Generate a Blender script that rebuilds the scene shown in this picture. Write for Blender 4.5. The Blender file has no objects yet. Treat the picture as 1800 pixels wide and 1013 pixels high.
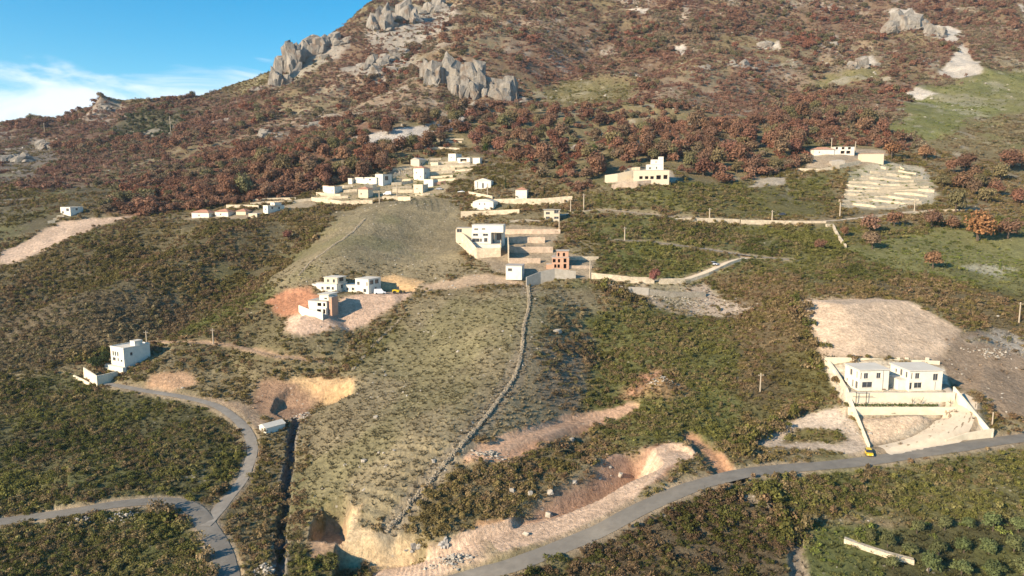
import bpy, bmesh, math, random
import numpy as np
from mathutils import Vector, Matrix

random.seed(7)
RNG = np.random.default_rng(11)
scene = bpy.context.scene
COL = scene.collection

# ------------------------------------------------------------------ camera
F_PX = 1285.0                      # focal length in photograph pixels (1800 wide)
CAMZ = 90.0
PITCH = math.atan((506.5 - 330.0) / F_PX)
cam_d = bpy.data.cameras.new('camera')
cam_d.sensor_width = 36.0
cam_d.lens = 36.0 * F_PX / 1800.0
cam_d.clip_start = 1.0
cam_d.clip_end = 12000.0
cam = bpy.data.objects.new('camera', cam_d)
cam.location = (0, 0, CAMZ)
cam.rotation_euler = (math.pi / 2 - PITCH, 0, 0)
COL.objects.link(cam)
scene.camera = cam

# ------------------------------------------------------------------ sun and sky
SUN_EL = math.radians(24.0)
SUN_AZ = math.radians(52.0)        # light travels from behind the left shoulder: towards +x and +y
trav = Vector((math.sin(SUN_AZ) * math.cos(SUN_EL), math.cos(SUN_AZ) * math.cos(SUN_EL), -math.sin(SUN_EL)))
sun_d = bpy.data.lights.new('sun', 'SUN')
sun_d.energy = 5.0
sun_d.angle = math.radians(0.53)
sun_d.color = (1.0, 0.82, 0.60)
sun = bpy.data.objects.new('sun', sun_d)
sun.rotation_euler = (-trav).to_track_quat('Z', 'Y').to_euler()
sun.location = (-200, -150, 300)
COL.objects.link(sun)

world = bpy.data.worlds.new('World')
scene.world = world
world.use_nodes = True
nt = world.node_tree
nt.nodes.clear()
N = nt.nodes.new
L = nt.links.new
out = N('ShaderNodeOutputWorld')
bg = N('ShaderNodeBackground')
bg.inputs['Strength'].default_value = 0.072
sky = N('ShaderNodeTexSky')
sky.sky_type = 'NISHITA'
sky.sun_disc = False
sky.sun_elevation = SUN_EL
sky.sun_rotation = math.radians(180.0) + SUN_AZ
sky.altitude = 300
sky.air_density = 1.0
sky.dust_density = 0.3
sky.ozone_density = 3.0
hs = N('ShaderNodeHueSaturation')
hs.inputs['Hue'].default_value = 0.487
hs.inputs['Saturation'].default_value = 1.5
hs.inputs['Value'].default_value = 1.5
L(sky.outputs[0], hs.inputs['Color'])
# wispy cloud bank low over the hills, all round the horizon
tc = N('ShaderNodeTexCoord')
mp = N('ShaderNodeMapping')
mp.inputs['Scale'].default_value = (1.0, 1.0, 3.6)
mp.inputs['Location'].default_value = (0.32, 0.2, 0.05)
L(tc.outputs['Generated'], mp.inputs['Vector'])
n1 = N('ShaderNodeTexNoise')
n1.inputs['Scale'].default_value = 5.5
n1.inputs['Detail'].default_value = 9
n1.inputs['Roughness'].default_value = 0.55
n1.inputs['Distortion'].default_value = 0.5
L(mp.outputs[0], n1.inputs['Vector'])
sep = N('ShaderNodeSeparateXYZ')
L(tc.outputs['Generated'], sep.inputs[0])
band = N('ShaderNodeMapRange')          # thins out upward
band.inputs['From Min'].default_value = 0.095
band.inputs['From Max'].default_value = 0.170
band.inputs['To Min'].default_value = 0.13
band.inputs['To Max'].default_value = -0.24
L(sep.outputs['Z'], band.inputs['Value'])
ad = N('ShaderNodeMath'); ad.operation = 'ADD'
L(n1.outputs[0], ad.inputs[0]); L(band.outputs[0], ad.inputs[1])
rmp = N('ShaderNodeMapRange')
rmp.interpolation_type = 'SMOOTHSTEP'
rmp.inputs['From Min'].default_value = 0.46
rmp.inputs['From Max'].default_value = 0.72
rmp.inputs['To Min'].default_value = 0.0
rmp.inputs['To Max'].default_value = 0.85
L(ad.outputs[0], rmp.inputs['Value'])
mx = N('ShaderNodeMix'); mx.data_type = 'RGBA'
L(rmp.outputs[0], mx.inputs[0])
L(hs.outputs[0], mx.inputs[6])
mx.inputs[7].default_value = (9.0, 9.6, 10.4, 1)
L(mx.outputs[2], bg.inputs['Color'])
L(bg.outputs[0], out.inputs['Surface'])

# ------------------------------------------------------------------ exposure
scene.view_settings.view_transform = 'Standard'
scene.view_settings.look = 'None'
scene.view_settings.exposure = 0.82
scene.view_settings.gamma = 1.0
scene.view_settings.use_curve_mapping = False
try:
    scene.cycles.max_bounces = 4
    scene.cycles.diffuse_bounces = 2
    scene.cycles.glossy_bounces = 2
    scene.cycles.transmission_bounces = 2
    scene.cycles.transparent_max_bounces = 4
except Exception:
    pass

# ------------------------------------------------------------------ small helpers
def ss(a, b, x):
    t = np.clip((x - a) / (b - a), 0, 1)
    return t * t * (3 - 2 * t)

def _hash(ix, iy, seed):
    h = (ix.astype(np.int64) * 374761393 + iy.astype(np.int64) * 668265263 + seed * 1274126177) & 0x7fffffff
    h = ((h ^ (h >> 13)) * 1274126177) & 0x7fffffff
    return ((h ^ (h >> 16)) & 0xffff) / 65535.0

def vnoise(x, y, seed=0):
    ix = np.floor(x); iy = np.floor(y)
    fx = x - ix; fy = y - iy
    ux = fx * fx * fx * (fx * (fx * 6 - 15) + 10); uy = fy * fy * fy * (fy * (fy * 6 - 15) + 10)
    a = _hash(ix, iy, seed); b = _hash(ix + 1, iy, seed)
    c = _hash(ix, iy + 1, seed); d = _hash(ix + 1, iy + 1, seed)
    return (a + (b - a) * ux) * (1 - uy) + (c + (d - c) * ux) * uy

def fbm(x, y, scale, octaves=4, seed=0, gain=0.5):
    x = x / scale; y = y / scale
    s = 0.0; a = 1.0; t = 0.0
    for o in range(octaves):
        xr = x * 0.8 - y * 0.6; yr = x * 0.6 + y * 0.8
        s = s + a * vnoise(xr + o * 17.3, yr - o * 9.1, seed + o * 31)
        t += a
        a *= gain; x = xr * 2.03; y = yr * 2.03
    return s / t * 2 - 1               # about -1..1

def ridged(x, y, scale, octaves=4, seed=0):
    x = x / scale; y = y / scale
    s = 0.0; a = 1.0; t = 0.0
    for o in range(octaves):
        s = s + a * (1 - np.abs(vnoise(x + o * 7.7, y + o * 3.1, seed + o * 13) * 2 - 1))
        t += a
        a *= 0.5; x, y = (x * 0.8 - y * 0.6) * 2.1, (x * 0.6 + y * 0.8) * 2.1
    return s / t

def ray(px, py):
    sx = (px - 900.0) / F_PX; sy = (506.5 - py) / F_PX
    dx = sx
    dy = math.cos(PITCH) + sy * math.sin(PITCH)
    dz = -math.sin(PITCH) + sy * math.cos(PITCH)
    return dx, dy, dz

def pt(px, py, Y):
    dx, dy, dz = ray(px, py)
    k = Y / dy
    return (dx * k, Y, CAMZ + dz * k)

def mpp(Y, z=20.0):
    """metres per photograph pixel at forward distance Y"""
    return (Y * math.cos(PITCH) + (CAMZ - z) * math.sin(PITCH)) / F_PX

# ------------------------------------------------------------------ materials
MATS = {}
def _new(name):
    m = bpy.data.materials.new(name); m.use_nodes = True
    n = m.node_tree; n.nodes.clear()
    o = n.nodes.new('ShaderNodeOutputMaterial')
    return m, n, o

def surf(name, col, rough=0.85, var=0.18, scale=1.2, bump=0.15, bscale=6.0, dirt=None, dscale=0.35, spec=0.25, metallic=0.0):
    """painted / mineral surface: two scales of colour noise, optional stains of another colour, fine relief"""
    if name in MATS: return MATS[name]
    m, n, o = _new(name)
    A = n.nodes.new; K = n.links.new
    p = A('ShaderNodeBsdfPrincipled')
    p.inputs['Roughness'].default_value = rough
    p.inputs['Metallic'].default_value = metallic
    p.inputs['Specular IOR Level'].default_value = spec
    geo = A('ShaderNodeNewGeometry')
    t1 = A('ShaderNodeTexNoise'); t1.inputs['Scale'].default_value = scale; t1.inputs['Detail'].default_value = 6; t1.inputs['Roughness'].default_value = 0.65
    K(geo.outputs['Position'], t1.inputs['Vector'])
    mr = A('ShaderNodeMapRange'); mr.inputs['From Min'].default_value = 0.25; mr.inputs['From Max'].default_value = 0.75
    mr.inputs['To Min'].default_value = 1 - var; mr.inputs['To Max'].default_value = 1 + var
    K(t1.outputs[0], mr.inputs['Value'])
    vm = A('ShaderNodeMix'); vm.data_type = 'RGBA'; vm.blend_type = 'MULTIPLY'; vm.inputs[0].default_value = 1.0
    K(mr.outputs[0], vm.inputs[7])
    if dirt is not None:
        t2 = A('ShaderNodeTexNoise'); t2.inputs['Scale'].default_value = dscale; t2.inputs['Detail'].default_value = 7; t2.inputs['Roughness'].default_value = 0.7
        K(geo.outputs['Position'], t2.inputs['Vector'])
        r2 = A('ShaderNodeMapRange'); r2.inputs['From Min'].default_value = 0.47; r2.inputs['From Max'].default_value = 0.68
        r2.inputs['To Max'].default_value = 0.75
        K(t2.outputs[0], r2.inputs['Value'])
        dm = A('ShaderNodeMix'); dm.data_type = 'RGBA'
        K(r2.outputs[0], dm.inputs[0])
        dm.inputs[6].default_value = (*col, 1); dm.inputs[7].default_value = (*dirt, 1)
        K(dm.outputs[2], vm.inputs[6])
    else:
        vm.inputs[6].default_value = (*col, 1)
    K(vm.outputs[2], p.inputs['Base Color'])
    if bump:
        t3 = A('ShaderNodeTexNoise'); t3.inputs['Scale'].default_value = bscale; t3.inputs['Detail'].default_value = 4
        K(geo.outputs['Position'], t3.inputs['Vector'])
        b = A('ShaderNodeBump'); b.inputs['Strength'].default_value = bump; b.inputs['Distance'].default_value = 0.3
        K(t3.outputs[0], b.inputs['Height']); K(b.outputs[0], p.inputs['Normal'])
    K(p.outputs[0], o.inputs['Surface'])
    MATS[name] = m
    return m

def cliff_mat(name, c1, c2, c3):
    """weathered limestone: pale faces, dark upright streaks, rusty stains, deep cracks"""
    m, n, o = _new(name)
    A = n.nodes.new; K = n.links.new
    p = A('ShaderNodeBsdfPrincipled'); p.inputs['Roughness'].default_value = 0.95; p.inputs['Specular IOR Level'].default_value = 0.1
    geo = A('ShaderNodeNewGeometry')
    mp_ = A('ShaderNodeMapping'); mp_.inputs['Scale'].default_value = (0.30, 0.30, 0.07); K(geo.outputs['Position'], mp_.inputs['Vector'])
    t1 = A('ShaderNodeTexNoise'); t1.inputs['Scale'].default_value = 1.0; t1.inputs['Detail'].default_value = 8; t1.inputs['Roughness'].default_value = 0.7; K(mp_.outputs[0], t1.inputs['Vector'])
    r1 = A('ShaderNodeMapRange'); r1.inputs['From Min'].default_value = 0.40; r1.inputs['From Max'].default_value = 0.62; K(t1.outputs[0], r1.inputs['Value'])
    a = A('ShaderNodeMix'); a.data_type = 'RGBA'; K(r1.outputs[0], a.inputs[0]); a.inputs[6].default_value = (*c1, 1); a.inputs[7].default_value = (*c2, 1)
    t2 = A('ShaderNodeTexNoise'); t2.inputs['Scale'].default_value = 0.08; t2.inputs['Detail'].default_value = 6; K(geo.outputs['Position'], t2.inputs['Vector'])
    r2 = A('ShaderNodeMapRange'); r2.inputs['From Min'].default_value = 0.52; r2.inputs['From Max'].default_value = 0.66; r2.inputs['To Max'].default_value = 0.8; K(t2.outputs[0], r2.inputs['Value'])
    b_ = A('ShaderNodeMix'); b_.data_type = 'RGBA'; K(r2.outputs[0], b_.inputs[0]); K(a.outputs[2], b_.inputs[6]); b_.inputs[7].default_value = (*c3, 1)
    K(b_.outputs[2], p.inputs['Base Color'])
    t3 = A('ShaderNodeTexNoise'); t3.inputs['Scale'].default_value = 0.5; t3.inputs['Detail'].default_value = 9; t3.inputs['Roughness'].default_value = 0.75; K(geo.outputs['Position'], t3.inputs['Vector'])
    bp = A('ShaderNodeBump'); bp.inputs['Strength'].default_value = 1.0; bp.inputs['Distance'].default_value = 2.0; K(t3.outputs[0], bp.inputs['Height']); K(bp.outputs[0], p.inputs['Normal'])
    K(p.outputs[0], o.inputs['Surface'])
    MATS[name] = m
    return m

def stone_mat(name, c1, c2, mortar, scale=1.6):
    """coursed rubble masonry: small blocks of two stone colours with joints"""
    if name in MATS: return MATS[name]
    m, n, o = _new(name)
    A = n.nodes.new; K = n.links.new
    p = A('ShaderNodeBsdfPrincipled'); p.inputs['Roughness'].default_value = 0.92; p.inputs['Specular IOR Level'].default_value = 0.15
    geo = A('ShaderNodeNewGeometry')
    mp_ = A('ShaderNodeMapping'); mp_.inputs['Scale'].default_value = (scale, scale, scale * 1.7)
    K(geo.outputs['Position'], mp_.inputs['Vector'])
    v = A('ShaderNodeTexVoronoi'); v.inputs['Scale'].default_value = 1.0
    K(mp_.outputs[0], v.inputs['Vector'])
    v2 = A('ShaderNodeTexVoronoi'); v2.feature = 'DISTANCE_TO_EDGE'; v2.inputs['Scale'].default_value = 1.0
    K(mp_.outputs[0], v2.inputs['Vector'])
    sp = A('ShaderNodeSeparateColor'); K(v.outputs['Color'], sp.inputs[0])
    mx_ = A('ShaderNodeMix'); mx_.data_type = 'RGBA'
    K(sp.outputs[0], mx_.inputs[0]); mx_.inputs[6].default_value = (*c1, 1); mx_.inputs[7].default_value = (*c2, 1)
    r = A('ShaderNodeMapRange'); r.inputs['From Max'].default_value = 0.09
    K(v2.outputs['Distance'], r.inputs['Value'])
    m2 = A('ShaderNodeMix'); m2.data_type = 'RGBA'
    K(r.outputs[0], m2.inputs[0]); m2.inputs[6].default_value = (*mortar, 1); K(mx_.outputs[2], m2.inputs[7])
    t1 = A('ShaderNodeTexNoise'); t1.inputs['Scale'].default_value = 0.5; t1.inputs['Detail'].default_value = 6
    K(geo.outputs['Position'], t1.inputs['Vector'])
    mr = A('ShaderNodeMapRange'); mr.inputs['From Min'].default_value = 0.3; mr.inputs['From Max'].default_value = 0.7
    mr.inputs['To Min'].default_value = 0.78; mr.inputs['To Max'].default_value = 1.15
    K(t1.outputs[0], mr.inputs['Value'])
    m3 = A('ShaderNodeMix'); m3.data_type = 'RGBA'; m3.blend_type = 'MULTIPLY'; m3.inputs[0].default_value = 1.0
    K(m2.outputs[2], m3.inputs[6]); K(mr.outputs[0], m3.inputs[7])
    K(m3.outputs[2], p.inputs['Base Color'])
    b = A('ShaderNodeBump'); b.inputs['Strength'].default_value = 0.5; b.inputs['Distance'].default_value = 0.15
    K(r.outputs[0], b.inputs['Height']); K(b.outputs[0], p.inputs['Normal'])
    K(p.outputs[0], o.inputs['Surface'])
    MATS[name] = m
    return m

def glass_mat():
    if 'glass' in MATS: return MATS['glass']
    m, n, o = _new('window_glass')
    p = n.nodes.new('ShaderNodeBsdfPrincipled')
    p.inputs['Base Color'].default_value = (0.035, 0.042, 0.05, 1)
    p.inputs['Roughness'].default_value = 0.12
    p.inputs['Specular IOR Level'].default_value = 0.6
    n.links.new(p.outputs[0], o.inputs['Surface'])
    MATS['glass'] = m
    return m

def leaf_mat(name, source, base=(1, 1, 1)):
    """foliage: colour comes with each plant (instance tint or object colour), small variation inside, some light passes through"""
    if name in MATS: return MATS[name]
    m, n, o = _new(name)
    A = n.nodes.new; K = n.links.new
    if source == 'instancer':
        c = A('ShaderNodeAttribute'); c.attribute_type = 'INSTANCER'; c.attribute_name = 'tint'; cs = c.outputs['Color']
    else:
        c = A('ShaderNodeObjectInfo'); cs = c.outputs['Color']
    geo = A('ShaderNodeNewGeometry')
    t = A('ShaderNodeTexNoise'); t.inputs['Scale'].default_value = 1.1; t.inputs['Detail'].default_value = 3
    K(geo.outputs['Position'], t.inputs['Vector'])
    mr = A('ShaderNodeMapRange'); mr.inputs['From Min'].default_value = 0.3; mr.inputs['From Max'].default_value = 0.7
    mr.inputs['To Min'].default_value = 0.65; mr.inputs['To Max'].default_value = 1.4
    K(t.outputs[0], mr.inputs['Value'])
    pr = A('ShaderNodeMapRange'); pr.inputs['To Min'].default_value = 0.75; pr.inputs['To Max'].default_value = 1.25
    K(geo.outputs['Random Per Island'], pr.inputs['Value'])
    mu = A('ShaderNodeMath'); mu.operation = 'MULTIPLY'; K(mr.outputs[0], mu.inputs[0]); K(pr.outputs[0], mu.inputs[1])
    vm = A('ShaderNodeMix'); vm.data_type = 'RGBA'; vm.blend_type = 'MULTIPLY'; vm.inputs[0].default_value = 1.0
    K(cs, vm.inputs[6]); K(mu.outputs[0], vm.inputs[7])
    d = A('ShaderNodeBsdfDiffuse'); tr = A('ShaderNodeBsdfTranslucent')
    K(vm.outputs[2], d.inputs['Color']); K(vm.outputs[2], tr.inputs['Color'])
    ms = A('ShaderNodeMixShader'); ms.inputs[0].default_value = 0.22
    K(d.outputs[0], ms.inputs[1]); K(tr.outputs[0], ms.inputs[2])
    K(ms.outputs[0], o.inputs['Surface'])
    MATS[name] = m
    return m

# ------------------------------------------------------------------ object helpers
def tag(o, label=None, cat=None, group=None, kind=None):
    if label: o['label'] = label
    if cat: o['category'] = cat
    if group: o['group'] = group
    o['kind'] = kind or 'thing'
    return o

def link(name, mesh, mat=None, parent=None, loc=None):
    o = bpy.data.objects.new(name, mesh)
    COL.objects.link(o)
    if mat is not None and mesh is not None and not mesh.materials: mesh.materials.append(mat)
    if parent is not None: o.parent = parent
    if loc is not None: o.location = loc
    return o

def empty(name, loc, rz, label, cat, group=None):
    o = bpy.data.objects.new(name, None); COL.objects.link(o)
    o.empty_display_size = 1.0
    o.location = loc; o.rotation_euler = (0, 0, rz)
    return tag(o, label, cat, group)

def mesh_from(name, verts, faces, smooth=False):
    me = bpy.data.meshes.new(name)
    me.from_pydata([tuple(v) for v in verts], [], [tuple(f) for f in faces])
    if smooth:
        me.polygons.foreach_set('use_smooth', [True] * len(me.polygons))
    me.update()
    return me

def box_vf(x0, x1, y0, y1, z0, z1, V, Fc):
    b = len(V)
    V += [(x0, y0, z0), (x1, y0, z0), (x1, y1, z0), (x0, y1, z0), (x0, y0, z1), (x1, y0, z1), (x1, y1, z1), (x0, y1, z1)]
    Fc += [(b, b + 3, b + 2, b + 1), (b + 4, b + 5, b + 6, b + 7), (b, b + 1, b + 5, b + 4), (b + 1, b + 2, b + 6, b + 5), (b + 2, b + 3, b + 7, b + 6), (b + 3, b, b + 4, b + 7)]
# ================================================================== terrain: control points (seen at px, py; forward distance Y in metres)
CP = [
 (-100,1013,152),(150,1013,152),(400,1013,147),(520,1000,150),(640,1005,150),(750,1005,150),(870,1000,147),(1050,1013,146),(1300,1013,146),(1550,1013,147),(1800,1013,146),(1950,1000,148),
 (-200,1200,122),(450,1200,120),(900,1200,119),(1350,1200,119),(2000,1200,120),
 (980,965,153),(1060,930,158),(1130,893,164),(1200,862,170),(1320,830,178),(1480,816,184),(1600,799,189),(1740,777,196),(1900,755,204),
 (1350,890,166),(1560,880,170),(1800,850,177),(1500,950,157),(1750,940,159),(1250,950,157),
 (0,918,172),(260,882,180),(345,897,175),(385,960,158),(100,960,160),(250,960,160),(60,850,190),(200,800,206),(300,760,220),(100,740,228),(0,700,248),(350,850,190),
 (400,880,182),(440,810,202),(444,785,209),(405,728,228),(320,697,243),(200,677,254),(225,645,268),
 (0,620,280),(0,560,310),(150,560,305),(100,500,335),(300,560,300),(400,600,280),(300,640,262),(500,580,288),(420,520,320),
 (0,460,365),(100,400,410),(120,372,430),(250,440,370),(400,420,385),(350,380,420),(480,380,410),(0,380,440),(0,330,520),
 (520,450,350),(640,400,390),(600,480,325),(620,520,308),(720,440,365),(780,360,425),
 (560,350,450),(650,345,450),(740,320,480),(800,285,520),(680,370,420),
 (560,640,257),(500,700,238),(480,740,222),(620,650,250),(600,750,210),(560,850,182),(520,900,173),(505,850,186),(700,650,250),(700,750,205),(700,850,177),(650,920,163),(700,930,162),
 (800,600,260),(900,600,257),(850,700,224),(800,800,191),(760,900,168),(928,505,302),(850,500,302),
 (980,560,275),(1000,650,240),(1000,750,207),(900,850,178),(950,900,168),(1080,830,179),(1100,560,278),(1100,650,238),(1150,700,220),(1180,770,198),(1200,620,252),(1200,520,300),
 (1330,560,280),(1330,650,243),(1350,740,213),(1300,790,193),
 (1450,640,232),(1650,640,230),(1560,690,214),(1560,740,203),(1720,700,212),(1420,530,268),(1530,525,270),(1650,570,258),(1780,600,252),(1780,700,216),
 (1450,490,300),(1650,480,310),(1800,510,296),(1330,450,330),(1530,440,345),(1750,440,345),(1250,470,318),(1150,490,308),(1100,430,345),(1250,388,385),(1450,388,385),(1700,380,395),
 (990,490,305),(850,440,340),(950,380,385),(850,365,410),(930,350,425),(850,330,450),(1050,340,425),(1140,318,430),(1300,330,440),(1560,360,425),(1560,290,500),(1480,268,530),(1750,330,470),(1800,260,560),
 (950,270,540),(1150,240,580),(1350,220,620),(680,240,600),(560,270,560),(450,310,520),(300,330,520),(200,300,600),(80,280,680),(0,290,650),
 (850,180,750),(720,130,850),(800,85,880),(1000,120,860),(1200,150,790),(1450,150,800),(1700,150,780),(1800,100,900),(1600,60,1000),(1300,60,1000),(1000,30,1080),(1500,-30,1230),(900,-60,1280),(1800,-60,1250),(1200,-100,1380),(700,20,1180),
 (640,90,980),(560,130,900),
 (480,142,960),(520,100,1010),(580,66,1070),(625,36,1120),(662,0,1180),(700,-40,1260),
 (480,200,1110),(540,150,1200),(620,110,1300),(690,80,1400),(780,30,1500),
 (0,226,1000),(90,214,1020),(150,206,1040),(200,194,1050),(330,173,1050),(420,161,1000),
 (-50,262,1220),(150,245,1260),(330,225,1260),(450,210,1230),
 (100,242,850),(250,232,820),(350,250,700),(400,212,800),
 (-500,300,700),(-500,235,1100),(-400,600,290),(-400,900,178),(2300,300,520),(2300,100,950),(2300,600,255),(2300,900,170),(2200,-60,1250),
 (900,-60,1650),(1500,-60,1650),(2200,-50,1650),(400,215,1650),(-400,270,1650),
]
cps = np.array([pt(*c) for c in CP])
S = 100.0
def _tps_k(r2):
    return np.where(r2 > 1e-12, 0.5 * r2 * np.log(np.maximum(r2, 1e-12)), 0.0)
_A = cps[:, :2] / S
_n = len(_A)
_K = _tps_k(((_A[:, None, :] - _A[None, :, :]) ** 2).sum(-1)) + np.eye(_n) * 0.012
_P = np.hstack([np.ones((_n, 1)), _A])
_M = np.zeros((_n + 3, _n + 3)); _M[:_n, :_n] = _K; _M[:_n, _n:] = _P; _M[_n:, :_n] = _P.T
_w = np.linalg.solve(_M, np.concatenate([cps[:, 2], np.zeros(3)]))
def tps(x, y):
    sh = x.shape
    q = np.stack([x.ravel(), y.ravel()], 1) / S
    o = np.empty(len(q))
    for i in range(0, len(q), 60000):
        b = q[i:i + 60000]
        r2 = ((b[:, None, 0] - _A[None, :, 0]) ** 2 + (b[:, None, 1] - _A[None, :, 1]) ** 2)
        o[i:i + 60000] = _tps_k(r2) @ _w[:_n] + _w[_n] + b @ _w[_n + 1:]
    return o.reshape(sh)

NR, NC = 700, 980
Y0, Y1 = 80.0, 1750.0
gy = Y0 * (Y1 / Y0) ** (np.arange(NR) / (NR - 1))
_c = np.linspace(-1, 1, NC)
gu = 0.80 * _c + 0.35 * _c ** 7                     # columns lie closer together where the valley is looked at
GX = gu[None, :] * (gy[:, None] * 0.98 + 12.0)
GY = np.repeat(gy[:, None], NC, 1)
# coarse TPS then bilinear up-sampling
ci = np.unique(np.concatenate([np.arange(0, NR, 4), [NR - 1]])); cj = np.unique(np.concatenate([np.arange(0, NC, 4), [NC - 1]]))
Hc = tps(GX[np.ix_(ci, cj)], GY[np.ix_(ci, cj)])
_t = np.empty((len(ci), NC))
for k in range(len(ci)): _t[k] = np.interp(np.arange(NC), cj, Hc[k])
H = np.empty((NR, NC))
for j in range(NC): H[:, j] = np.interp(np.arange(NR), ci, _t[:, j])

def gidx(x, y):
    fi = np.clip(np.log(np.maximum(y, Y0) / Y0) / math.log(Y1 / Y0) * (NR - 1), 0, NR - 1.001)
    fj = np.clip(np.interp(x / (y * 0.98 + 12.0), gu, np.arange(NC)), 0, NC - 1.001)
    return fi, fj
def sample(G, x, y):
    x = np.asarray(x, float); y = np.asarray(y, float)
    fi, fj = gidx(x, y)
    i = fi.astype(int); j = fj.astype(int); a = fi - i; b = fj - j
    return (G[i, j] * (1 - a) + G[i + 1, j] * a) * (1 - b) + (G[i, j + 1] * (1 - a) + G[i + 1, j + 1] * a) * b
def hz(x, y): return sample(H, x, y)

_ys = Y0 * (Y1 / Y0) ** (np.arange(0, 1, 1 / 2600.0))
def at(px, py):
    """the ground point seen at a photograph pixel"""
    for _ in range(60):
        dx, dy, dz = ray(px, py)
        xs = dx / dy * _ys; zs = CAMZ + dz / dy * _ys
        d = zs - hz(xs, _ys)
        k = np.nonzero(d < 0)[0]
        if len(k) and k[0] > 0:
            k = k[0]; t = d[k - 1] / (d[k - 1] - d[k])
            y = _ys[k - 1] + t * (_ys[k] - _ys[k - 1])
            x = dx / dy * y
            return Vector((x, y, float(hz(x, y))))
        py += 2
    return Vector((dx / dy * 900, 900, float(hz(dx / dy * 900, 900))))

def catmull(P, step=1.0):
    P = [np.array(p, float) for p in P]
    P = [2 * P[0] - P[1]] + P + [2 * P[-1] - P[-2]]
    o = []
    for k in range(1, len(P) - 2):
        p0, p1, p2, p3 = P[k - 1:k + 3]
        n = max(2, int(np.linalg.norm(p2[:2] - p1[:2]) / step))
        for t in np.arange(n) / n:
            o.append(0.5 * ((2 * p1) + (-p0 + p2) * t + (2 * p0 - 5 * p1 + 4 * p2 - p3) * t ** 2 + (-p0 + 3 * p1 - 3 * p2 + p3) * t ** 3))
    o.append(P[-2])
    return np.array(o)

def sub(xmin, xmax, ymin, ymax):
    i0 = max(0, int(math.log(max(ymin, Y0) / Y0) / math.log(Y1 / Y0) * (NR - 1)) - 1)
    i1 = min(NR, int(math.log(max(ymax, Y0 + .1) / Y0) / math.log(Y1 / Y0) * (NR - 1)) + 3)
    m = (GX[i0:i1] >= xmin) & (GX[i0:i1] <= xmax) & (GY[i0:i1] >= ymin) & (GY[i0:i1] <= ymax)
    return i0, i1, m

def poly_sd(P, x, y):
    """signed distance to polygon (negative inside)"""
    P = np.asarray(P)[:, :2]
    d = np.full(x.shape, 1e18); inside = np.zeros(x.shape, bool)
    n = len(P)
    for k in range(n):
        ax, ay = P[k]; bx, by = P[(k + 1) % n]
        ex, ey = bx - ax, by - ay
        wx, wy = x - ax, y - ay
        t = np.clip((wx * ex + wy * ey) / max(ex * ex + ey * ey, 1e-9), 0, 1)
        d = np.minimum(d, (wx - ex * t) ** 2 + (wy - ey * t) ** 2)
        c = ((ay > y) != (by > y)) & (x < (bx - ax) * (y - ay) / (by - ay + 1e-12) + ax)
        inside ^= c
    d = np.sqrt(d)
    return np.where(inside, -d, d)

def line_d(P, x, y):
    """distance to a densely sampled polyline, and index of nearest sample"""
    P = np.asarray(P)
    bd = np.full(x.shape, 1e18); bi = np.zeros(x.shape, int)
    for k in range(0, len(P), 40):
        q = P[k:k + 40]
        d = (x[..., None] - q[:, 0]) ** 2 + (y[..., None] - q[:, 1]) ** 2
        j = d.argmin(-1); dd = np.take_along_axis(d, j[..., None], -1)[..., 0]
        m = dd < bd
        bd = np.where(m, dd, bd); bi = np.where(m, j + k, bi)
    return np.sqrt(bd), bi

SMOOTH = np.zeros((NR, NC))        # 1 where man has levelled the ground: no natural roughness there

def pad(P, z, cut=1.0, fill=0.8, smooth=1.0, reach=40):
    """level a polygon (world xy) at height z; banks rise/fall outside it with the given slopes"""
    P = np.asarray(P)[:, :2]
    i0, i1, m = sub(P[:, 0].min() - reach, P[:, 0].max() + reach, P[:, 1].min() - reach, P[:, 1].max() + reach)
    x = GX[i0:i1][m]; y = GY[i0:i1][m]
    sd = np.maximum(poly_sd(P, x, y), 0)
    h = H[i0:i1][m]
    H[i0:i1][m] = np.clip(h, z - fill * sd, z + cut * sd) if True else h
    g = H[i0:i1]; hh = g[m]; hh = np.clip(h, z - fill * sd, z + cut * sd); g[m] = hh
    s = SMOOTH[i0:i1]; s[m] = np.maximum(s[m], smooth * (1 - ss(0, 2.5, sd)))

def bench(P, half, cut=1.1, fill=0.9, blend=1.0):
    """level the ground along a line whose points carry their own z"""
    P = np.asarray(P)
    i0, i1, m = sub(P[:, 0].min() - 25, P[:, 0].max() + 25, P[:, 1].min() - 25, P[:, 1].max() + 25)
    x = GX[i0:i1][m]; y = GY[i0:i1][m]
    d, k = line_d(P, x, y)
    z = P[k, 2]; dd = np.maximum(d - half, 0)
    g = H[i0:i1]; h = g[m]
    g[m] = np.where(d < 25, np.clip(h, z - fill * dd, z + cut * dd), h)
    s = SMOOTH[i0:i1]; s[m] = np.maximum(s[m], 1 - ss(half + .3, half + 2.5, d))

def trench(P, width, depth):
    P = np.asarray(P)
    i0, i1, m = sub(P[:, 0].min() - 15, P[:, 0].max() + 15, P[:, 1].min() - 15, P[:, 1].max() + 15)
    d, k = line_d(P, GX[i0:i1][m], GY[i0:i1][m])
    g = H[i0:i1]; g[m] -= depth * (1 - ss(width * 0.35, width, d))

def line_px(pts, step=1.0, smooth_z=9):
    W = catmull([at(*p) for p in pts], step)
    if smooth_z:
        k = np.ones(smooth_z) / smooth_z
        zp = np.pad(W[:, 2], smooth_z // 2, mode='edge')
        W[:, 2] = np.convolve(zp, k, 'valid')[:len(W)]
    return W

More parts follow.
